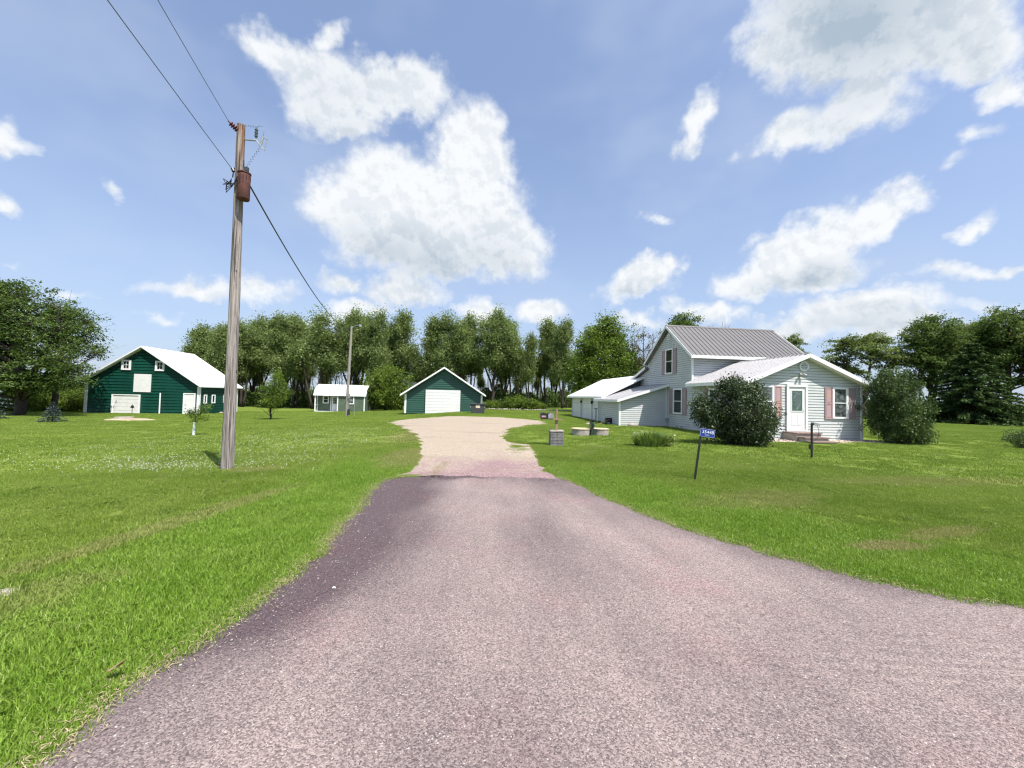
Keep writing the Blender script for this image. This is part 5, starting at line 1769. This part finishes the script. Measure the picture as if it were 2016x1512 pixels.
# young lawn trees
RT = make_tree('round_tree', 61, [(0.3, 0, 2.1, 1.15, 1.1, 1.0), (.3, 0, 2.9, .75, .7, .7), (.4, 0, 1.5, 1.2, 1.1, .5), (.35, 0, 3.5, .35, .35, .4)], [[(0, 0, 0, .07), (0.03, 0, 1.2, .055), (.25, 0, 3.4, .01)]], 300, 26, 0.28, 0.10, 'leaf_maple', n_limb=70, limb_r=.03, flat=.8, gap=.1)
place(RT, 'young_tree', -19.15, 30.8, 'young round leafy tree standing alone on the left lawn', 'tree')
SP = make_tree('sapling', 62, [(.1, 0, 1.05, .35, .3, .22), (.42, 0, 1.25, .25, .22, .22), (-.15, 0, 1.0, .2, .2, .15), (.2, 0, .8, .35, .3, .12)], [[(0, 0, 0, .022), (0.03, 0, .7, .018), (.12, 0, 1.1, .012), (.25, 0, 1.4, .005)], [(0.03, 0, .7, .012), (.3, 0, 1.05, .009), (.5, 0, 1.35, .004)]], 60, 18, 0.14, 0.06, 'leaf_maple', n_limb=26, limb_r=.012)
sap = place(SP, 'sapling', -13.74, 16.8, 'thin sapling with a white trunk guard on the left lawn', 'tree')
MB().tube([(0, 0, 0), (0.02, 0, 0.62)], 0.05, 12).build('trunk_guard', 'sign_white', sap)

# hedge-like bushes left of the barn
HB = make_bush('hedge_bush', 71, [(0, 0, 1.3, 2.0, 1.6, 1.2), (-.8, 0, .8, 1.8, 1.5, .8), (.9, 0, 1.9, 1.1, 1.0, .7)], 260, 34, 0.42, 0.15, 'leaf_bright')
for i, (px, Y, s, lab) in enumerate(((150, 41, 1.0, 'bright bush touching the left corner of the barn'), (118, 42, 1.1, 'green bush second from the barn in the left hedge'), (78, 40, .95, 'hedge bush behind the small blue spruce'),
                                     (35, 41, 1.0, 'hedge bush under the spreading tree trunk'), (-5, 39, 1.1, 'hedge bush at the left edge'))):
    x = (px - 1008) / 760 * Y
    place(HB, 'hedge_bush', x, Y, lab, 'bush', 'bushes left of the barn', (s, s, s), i * 1.7)

# understorey along the windbreak and far woods: nobody could count these


def leaf_band(name, seed, n, xr, yf, h, size, m, label, zf=None):
    rng = np.random.default_rng(seed)
    x = rng.uniform(xr[0], xr[1], n)
    y = yf(x) + rng.normal(size=n) * 1.2
    hh = h * (0.75 + 0.25 * np.sin(x * .9 + 1) * np.sin(x * .37)) * (0.8 + .2 * np.sin(x * 2.3))
    z = np.array([gz(a, b) for a, b in zip(x, y)]) + hh * rng.uniform(0, 1, n) ** 0.9
    V = leaf_quads(np.stack([x, y, z], 1), size, rng, .3)
    o = link(bpy.data.objects.new(name, quads_mesh(name, V, m)))
    return tag(o, label, 'undergrowth', kind='stuff')


leaf_band('undergrowth', 81, 42000, (-52, 24), lambda x: 67 + 0 * x, 4.3, 0.34, 'leaf_dark', 'dark tangled undergrowth below the windbreak trees')
leaf_band('undergrowth', 82, 30000, (18, 100), lambda x: 51 - 0.06 * (x - 18), 3.0, 0.34, 'leaf_dark', 'dark undergrowth below the trees beyond the right lawn')
leaf_band('undergrowth', 83, 16000, (-80, -44), lambda x: 47 + 0 * x, 4.0, 0.34, 'leaf_dark', 'shaded undergrowth behind the trees left of the barn')
leaf_band('distant_woods', 84, 26000, (-420, 420), lambda x: 300 + 0 * x, 9, 1.6, 'leaf_wind', 'low line of far woods on the horizon')
sc_rng = random.Random(77)
tr_mb = MB()
for k in range(90):
    x = sc_rng.uniform(-38, 16)
    y = sc_rng.uniform(63, 74)
    z = gz(x, y)
    hgt = sc_rng.uniform(5, 9)
    lx = sc_rng.uniform(-1, 1)
    tr_mb.tube([(x, y, z), (x + lx * .4, y, z + hgt * .5), (x + lx, y, z + hgt)], [0.09, 0.06, 0.02], 5, False)
    for q in range(4):
        t = sc_rng.uniform(.2, .9)
        bx_ = Vector((x + lx * t, y, z + hgt * t))
        tr_mb.tube([bx_, bx_ + Vector((sc_rng.uniform(-1.6, 1.6), 0, sc_rng.uniform(.6, 1.8)))], [0.03, 0.008], 4, False)
tag(tr_mb.build('thin_stems', 'bark'), 'thin bare stems crowding the foot of the windbreak', 'stems', kind='stuff')

# planted bed with stone edging right of the garage
bed_x, bed_y = -0.4, 50.0
BEDP = make_bush('bed_plant', 91, [(0, 0, .45, .8, .6, .45)], 90, 26, 0.25, 0.12, 'leaf_bright', 8)
rb = random.Random(22)
for i in range(9):
    x = -3.9 + i * 0.95
    s = [1.0, 1.1, 1.2, 1.1, 1.7, 1.9, 1.6, 1.5, 1.1][i]
    place(BEDP, 'bed_plant', x, bed_y + rb.uniform(-.3, .3), ['leafy perennial at the left end of the stone edged bed', 'low perennial second from the left in the stone edged bed', 'low perennial third from the left in the stone edged bed', 'low perennial just left of the taller middle plants of the bed', 'first tall plant from the left in the middle of the stone edged bed', 'tallest plant in the middle of the stone edged bed', 'tall plant right of the tallest one in the stone edged bed', 'plant second from the right end of the stone edged bed', 'low plant at the right end of the stone edged bed'][i], 'plant', 'perennials in the stone edged bed', (s, s, s), rb.uniform(0, 6))
eb = MB()
for i in range(34):
    x = -4.4 + i * 0.32
    r = rb.uniform(0.10, 0.2)
    eb.ball((x, 48.8 + 0.2 * math.sin(i * .5), 0.06), (r, r * .8, r * .6), 6, 4, .2, rb)
tag(eb.build('edging_stones', 'concrete'), 'pale stones edging the planted bed right of the garage', 'stones', kind='stuff')
sw = MB()
sw.box(3.0, 12.0, 49.2, 49.6, -0.05, 0.10)
tag(sw.build('concrete_edging', 'concrete'), 'long low concrete kerb beyond the mailboxes', 'kerb')

# flowering plant by the barn
FLP = make_bush('flower_plant', 92, [(0, 0, .6, .4, .4, .6)], 60, 22, 0.16, 0.09, 'leaf_flowery', 6)
place(FLP, 'flower_plant', -34.2, 44.6, 'reddish white flowering plant against the barn side wall', 'plant', None, (1, 1, 1.35))
rock(-34.0, 43.9, 0.35, 'pale stone at the foot of the flowering plant by the barn', 'concrete', .35)
rock(-33.2, 44.2, 0.3, 'smaller pale stone at the barn side wall', 'concrete', .35)

# iris clump with flowers
iris = empty('iris_clump', (4.95, 13.85, 0), 0, 'clump of sword leaved irises in the lawn left of the number sign', 'plant')
rng = np.random.default_rng(93)
n_i = 420
ib = MB()
for i in range(n_i):
    a = rng.uniform(0, 6.28)
    r = 0.42 * math.sqrt(rng.uniform())
    bx_, by_ = r * math.cos(a) * 1.15, r * math.sin(a) * .8
    lean = Vector((bx_ * rng.uniform(.4, 1.3), by_ * rng.uniform(.3, 1.2), 0)) + Vector((rng.normal() * .06, rng.normal() * .06, 0))
    h = rng.uniform(0.34, 0.62)
    wv_ = Vector((math.cos(a + 1.5), math.sin(a + 1.5), 0)) * rng.uniform(.014, .024)
    p0 = Vector((bx_, by_, 0))
    p1 = p0 + lean * .35 + Z3 * h * .6
    p2 = p0 + lean + Z3 * h * rng.uniform(.9, 1.0)
    k = len(ib.v)
    ib.v += [tuple(p0 - wv_), tuple(p0 + wv_), tuple(p1 + wv_), tuple(p1 - wv_), tuple(p2)]
    ib.f += [(k, k + 1, k + 2, k + 3), (k + 3, k + 2, k + 4)]
me_ = bpy.data.meshes.new('leaves')
me_.from_pydata(ib.v, [], ib.f)
me_.materials.append(MATS['iris_leaf'])
link(bpy.data.objects.new('leaves', me_), iris)
ply = make_bush('low_perennial', 94, [(0, 0, .2, .32, .28, .2)], 70, 24, 0.09, 0.04, 'leaf_bright', 6)
place(ply, 'low_perennial', 5.62, 13.95, 'low bushy perennial with pale blooms beside the irises', 'plant')
for (dx, hz, lab) in ((0.62, .40, 'pale flower standing highest and rightmost beside the irises'), (.38, .30, 'pale pinkish flower nearest the iris leaves'), (.5, .12, 'small pale flower low in the perennial by the irises')):
    fo_ = MB().ball((0, 0, 0), (.035, .035, .025), 7, 4, .3, rk)
    fo_.tube([(0, 0, 0), (0, 0, -hz + .02)], 0.004, 4)
    fq = fo_.build('bloom', 'petal')
    fq.location = (5.25 + dx, 13.9, hz)
    tag(fq, lab, 'flower', 'pale flowers beside the irises')
mk = MB().box(-0.045, 0.045, -0.01, 0.01, 0.36, 0.46).box(-0.006, 0.006, -0.006, 0.006, 0, 0.36).build('plant_marker', 'sign_white')
mk.location = (4.55, 14.2, 0)
tag(mk, 'small white marker card at the left side of the irises', 'marker')

# ------------------------------------------------------------------ grass


def tuft_mesh(seed, n, rad_, h, wd_):
    rng = np.random.default_rng(seed)
    a = rng.uniform(0, 2 * np.pi, n)
    r = rad_ * np.sqrt(rng.uniform(0, 1, n))
    bx_, by_ = r * np.cos(a), r * np.sin(a)
    th = rng.uniform(0, 2 * np.pi, n)
    ln = h * rng.uniform(.5, 1.15, n)
    ld_ = rng.uniform(.15, .95, n) * ln * .8
    phi = rng.uniform(0, 2 * np.pi, n)
    wx, wy = np.cos(phi) * wd_ / 2, np.sin(phi) * wd_ / 2
    dx, dy = np.cos(th) * ld_, np.sin(th) * ld_
    z1, z2 = ln * .62, ln * .62 + ln * .3 * (1 - ld_ / ln * .5)
    zer = np.zeros(n) - 0.01
    V = np.stack([
        np.stack([bx_ - wx, by_ - wy, zer], 1), np.stack([bx_ + wx, by_ + wy, zer], 1),
        np.stack([bx_ + dx * .35 + wx * .8, by_ + dy * .35 + wy * .8, z1], 1), np.stack([bx_ + dx * .35 - wx * .8, by_ + dy * .35 - wy * .8, z1], 1),
        np.stack([bx_ + dx, by_ + dy, z2], 1)], 1).reshape(-1, 3)
    k = np.arange(n) * 5
    me = bpy.data.meshes.new('grass_tuft')
    me.vertices.add(n * 5)
    me.vertices.foreach_set('co', V.reshape(-1).astype(np.float32))
    li = np.stack([k, k + 1, k + 2, k + 3, k + 3, k + 2, k + 4], 1).reshape(-1)
    me.loops.add(n * 7)
    me.loops.foreach_set('vertex_index', li.astype(np.int32))
    me.polygons.add(n * 2)
    ls = np.stack([np.arange(n) * 7, np.arange(n) * 7 + 4], 1).reshape(-1)
    me.polygons.foreach_set('loop_start', ls.astype(np.int32))
    me.update(calc_edges=True)
    me.materials.append(MATS['grass_blade'])
    return me


def scatter(name, label, pts, scales, tuft_objs, seed):
    me = bpy.data.meshes.new(name)
    me.from_pydata([tuple(p) for p in pts], [], [])
    at = me.attributes.new('sc', 'FLOAT', 'POINT')
    at.data.foreach_set('value', np.array(scales, np.float32))
    me.materials.append(MATS['grass_blade'])
    o = link(bpy.data.objects.new(name, me))
    tag(o, label, 'grass', kind='stuff')
    ng = bpy.data.node_groups.new(name, 'GeometryNodeTree')
    ng.interface.new_socket('Geometry', in_out='INPUT', socket_type='NodeSocketGeometry')
    ng.interface.new_socket('Geometry', in_out='OUTPUT', socket_type='NodeSocketGeometry')
    gi = ng.nodes.new('NodeGroupInput')
    go = ng.nodes.new('NodeGroupOutput')
    iop = ng.nodes.new('GeometryNodeInstanceOnPoints')
    g2i = ng.nodes.new('GeometryNodeGeometryToInstance')
    for t in reversed(tuft_objs):
        oi = ng.nodes.new('GeometryNodeObjectInfo')
        oi.inputs['Object'].default_value = t
        ng.links.new(oi.outputs['Geometry'], g2i.inputs[0])
    ng.links.new(gi.outputs[0], iop.inputs['Points'])
    ng.links.new(g2i.outputs[0], iop.inputs['Instance'])
    iop.inputs['Pick Instance'].default_value = True
    rv = ng.nodes.new('FunctionNodeRandomValue')
    rv.data_type = 'INT'
    rv.inputs['Min'].default_value if False else None
    for s_ in rv.inputs:
        if s_.type == 'INT' and s_.name == 'Min':
            s_.default_value = 0
        if s_.type == 'INT' and s_.name == 'Max':
            s_.default_value = len(tuft_objs) - 1
        if s_.name == 'Seed':
            s_.default_value = seed
    ng.links.new([x for x in rv.outputs if x.type == 'INT'][0], iop.inputs['Instance Index'])
    rr2 = ng.nodes.new('FunctionNodeRandomValue')
    rr2.data_type = 'FLOAT_VECTOR'
    rr2.inputs[0].default_value = (0, 0, 0)
    rr2.inputs[1].default_value = (0, 0, 6.283)
    ng.links.new(rr2.outputs[0], iop.inputs['Rotation'])
    na = ng.nodes.new('GeometryNodeInputNamedAttribute')
    na.data_type = 'FLOAT'
    na.inputs[0].default_value = 'sc'
    ng.links.new(na.outputs[0], iop.inputs['Scale'])
    ng.links.new(iop.outputs[0], go.inputs[0])
    md = o.modifiers.new('scatter', 'NODES')
    md.node_group = ng
    return o


tufts = [bpy.data.objects.new('tuft', tuft_mesh(200 + k, 300, 0.15, 0.043, 0.0040)) for k in range(5)]
tufts_far = [bpy.data.objects.new('tuft_far', tuft_mesh(220 + k, 170, 0.34, 0.058, 0.011)) for k in range(4)]


def in_house(x, y):
    c, s = math.cos(GRID), math.sin(GRID)
    dx, dy = x - 10.81, y - 17.45
    lx, ly = dx * c + dy * s, -dx * s + dy * c
    if 0 < lx < 6.3 and -1.0 < ly < 0.1:
        return True
    if 1.5 < lx < 2.9 and -1.6 < ly < 0:
        return True
    if -0.05 < lx < 7.2 and 0 < ly < 14:
        return True
    if -3.3 < lx < 4 and 7.3 < ly < 20.2:
        return True
    return False


rg = np.random.default_rng(300)


def sample(n, r0, r1):
    r = np.sqrt(rg.uniform(r0 * r0, r1 * r1, n))
    th = rg.uniform(-rad(60), rad(60), n)
    return r * np.sin(th), r * np.cos(th)


near, ns = [], []
xs, ys = sample(15500, 1.2, 13.5)
for x, y in zip(xs, ys):
    if on_pave(x, y, 0.10 + 0.05 * WOB[int((y * 9) % 3900)]):
        continue
    fresh = (-4.3 < x < -1.5 and y < 10) or (0 < x and 0.82 * x + 0.57 * y < 6.7 and y < 10)
    near.append((x, y, gz(x, y)))
    ns.append((1.2 if fresh else 0.9) * rg.uniform(.7, 1.3))
# ragged extra tufts hanging over the pavement edges
for k in range(1500):
    y = rg.uniform(0.6, 16)
    a, b = asphalt_edges(y) if y < 7.8 else drive_edges(y)
    x = (a - abs(rg.normal() * .10) - .05) if rg.uniform() < .5 else (b + abs(rg.normal() * .10) + .05)
    if abs(x) > 9:
        continue
    near.append((x, y, gz(x, y)))
    ns.append(rg.uniform(.6, 1.2))
scatter('lawn_grass', 'short mown grass blades of the lawn close to the camera', near, ns, tufts, 1)
mid, ms = [], []
xs, ys = sample(33000, 12.5, 60)
for x, y in zip(xs, ys):
    if on_pave(x, y, 0.05) or in_house(x, y):
        continue
    mid.append((x, y, gz(x, y) - 0.005))
    ms.append(rg.uniform(.6, 1.15))
# tongue of grass growing into the drive
for k in range(40):
    mid.append((0.25 + rg.normal() * .12, 12.6 + rg.normal() * .5, 0))
    ms.append(.5)
scatter('lawn_grass', 'mown grass of the farther lawn round the house and barn', mid, ms, tufts_far, 2)

# straw and dead clippings along the asphalt edge
sr = np.random.default_rng(310)
pts = []
for k in range(9000):
    y = sr.uniform(1.0, 9.5)
    a, b = asphalt_edges(min(y, 7.85))
    x = a - .03 - sr.normal() * .07 if sr.uniform() < .6 else b + .03 + sr.normal() * .07
    if abs(x) < 8:
        pts.append((x, y, gz(x, y) + 0.022 + sr.uniform(0, .012)))
V = leaf_quads(np.array(pts), 0.045, sr, 2.5, 0.10)
tag(link(bpy.data.objects.new('dead_grass', quads_mesh('dead_grass', V, 'straw'))), 'straw coloured dead grass along the asphalt edges', 'dead grass', kind='stuff')

# broad leaved weeds and clover leaves among the blades
wp = []
for k in range(260):
    r = math.sqrt(sr.uniform(1.5, 150))
    th_ = sr.uniform(-1.0, 1.0)
    cx, cy = r * math.sin(th_), r * math.cos(th_)
    n_ = int(sr.uniform(15, 70))
    sd_ = sr.uniform(.05, .22)
    for q in range(n_):
        x, y = cx + sr.normal() * sd_, cy + sr.normal() * sd_
        if y > .8 and not on_pave(x, y, .12):
            wp.append((x, y, gz(x, y) + sr.uniform(.015, .045)))
V = leaf_quads(np.array(wp), 0.032, sr, 1.6, 0.8)
tag(link(bpy.data.objects.new('lawn_weeds', quads_mesh('lawn_weeds', V, 'leaf_bright'))), 'low broad leaved weeds and clover patches in the lawn', 'weeds', kind='stuff')

# clover flowers
cf = MB()
cr_ = random.Random(15)
n_c = 0
for (cx, cy, sx_, sy_, n) in ((-7.6, 8.6, 1.1, .35, 380), (-9.2, 9.6, 1.6, .5, 260), (-6.5, 12.5, 1.3, 1.5, 450), (-9.5, 15, 2.2, 2.0, 350), (-7.5, 18, 2, 2, 260), (-12, 12, 2.0, 1.5, 260), (7, 10, 2.5, 1, 60), (-5.2, 9.3, .6, .6, 100)):
    for k in range(n):
        x, y = cr_.gauss(cx, sx_), cr_.gauss(cy, sy_)
        if on_pave(x, y, .2):
            continue
        r = cr_.uniform(.006, .010)
        z = gz(x, y) + cr_.uniform(.04, .07)
        cf.ball((x, y, z), r, 5, 3)
fm_me = bpy.data.meshes.new('clover_flowers')
fm_me.from_pydata(cf.v, [], cf.f)
fm_me.materials.append(MATS['clover_white'])
tag(link(bpy.data.objects.new('clover_flowers', fm_me)), 'tiny white clover blossoms speckling the left lawn', 'clover', kind='stuff')

# loose chippings on the asphalt
pb = MB()
for k in range(560):
    y = cr_.uniform(1.5, 8.2) if k < 220 else cr_.gauss(7.9, .3)
    a, b = asphalt_edges(min(y, 7.85))
    a, b = max(a, -5), min(b, 6)
    x = cr_.uniform(a, b)
    if k < 220 and cr_.random() < .5:
        x = a + abs(cr_.gauss(0, .25))
    r = cr_.uniform(.003, .0075)
    pb.ball((x, y, 0.019 + r * .3), (r, r * cr_.uniform(.7, 1.3), r * .7), 5, 3, .15, cr_)
pme = bpy.data.meshes.new('loose_chippings')
pme.from_pydata(pb.v, [], pb.f)
pme.materials.append(MATS['pebble'])
tag(link(bpy.data.objects.new('loose_chippings', pme)), 'loose pale stone chippings scattered on the asphalt', 'chippings', kind='stuff')
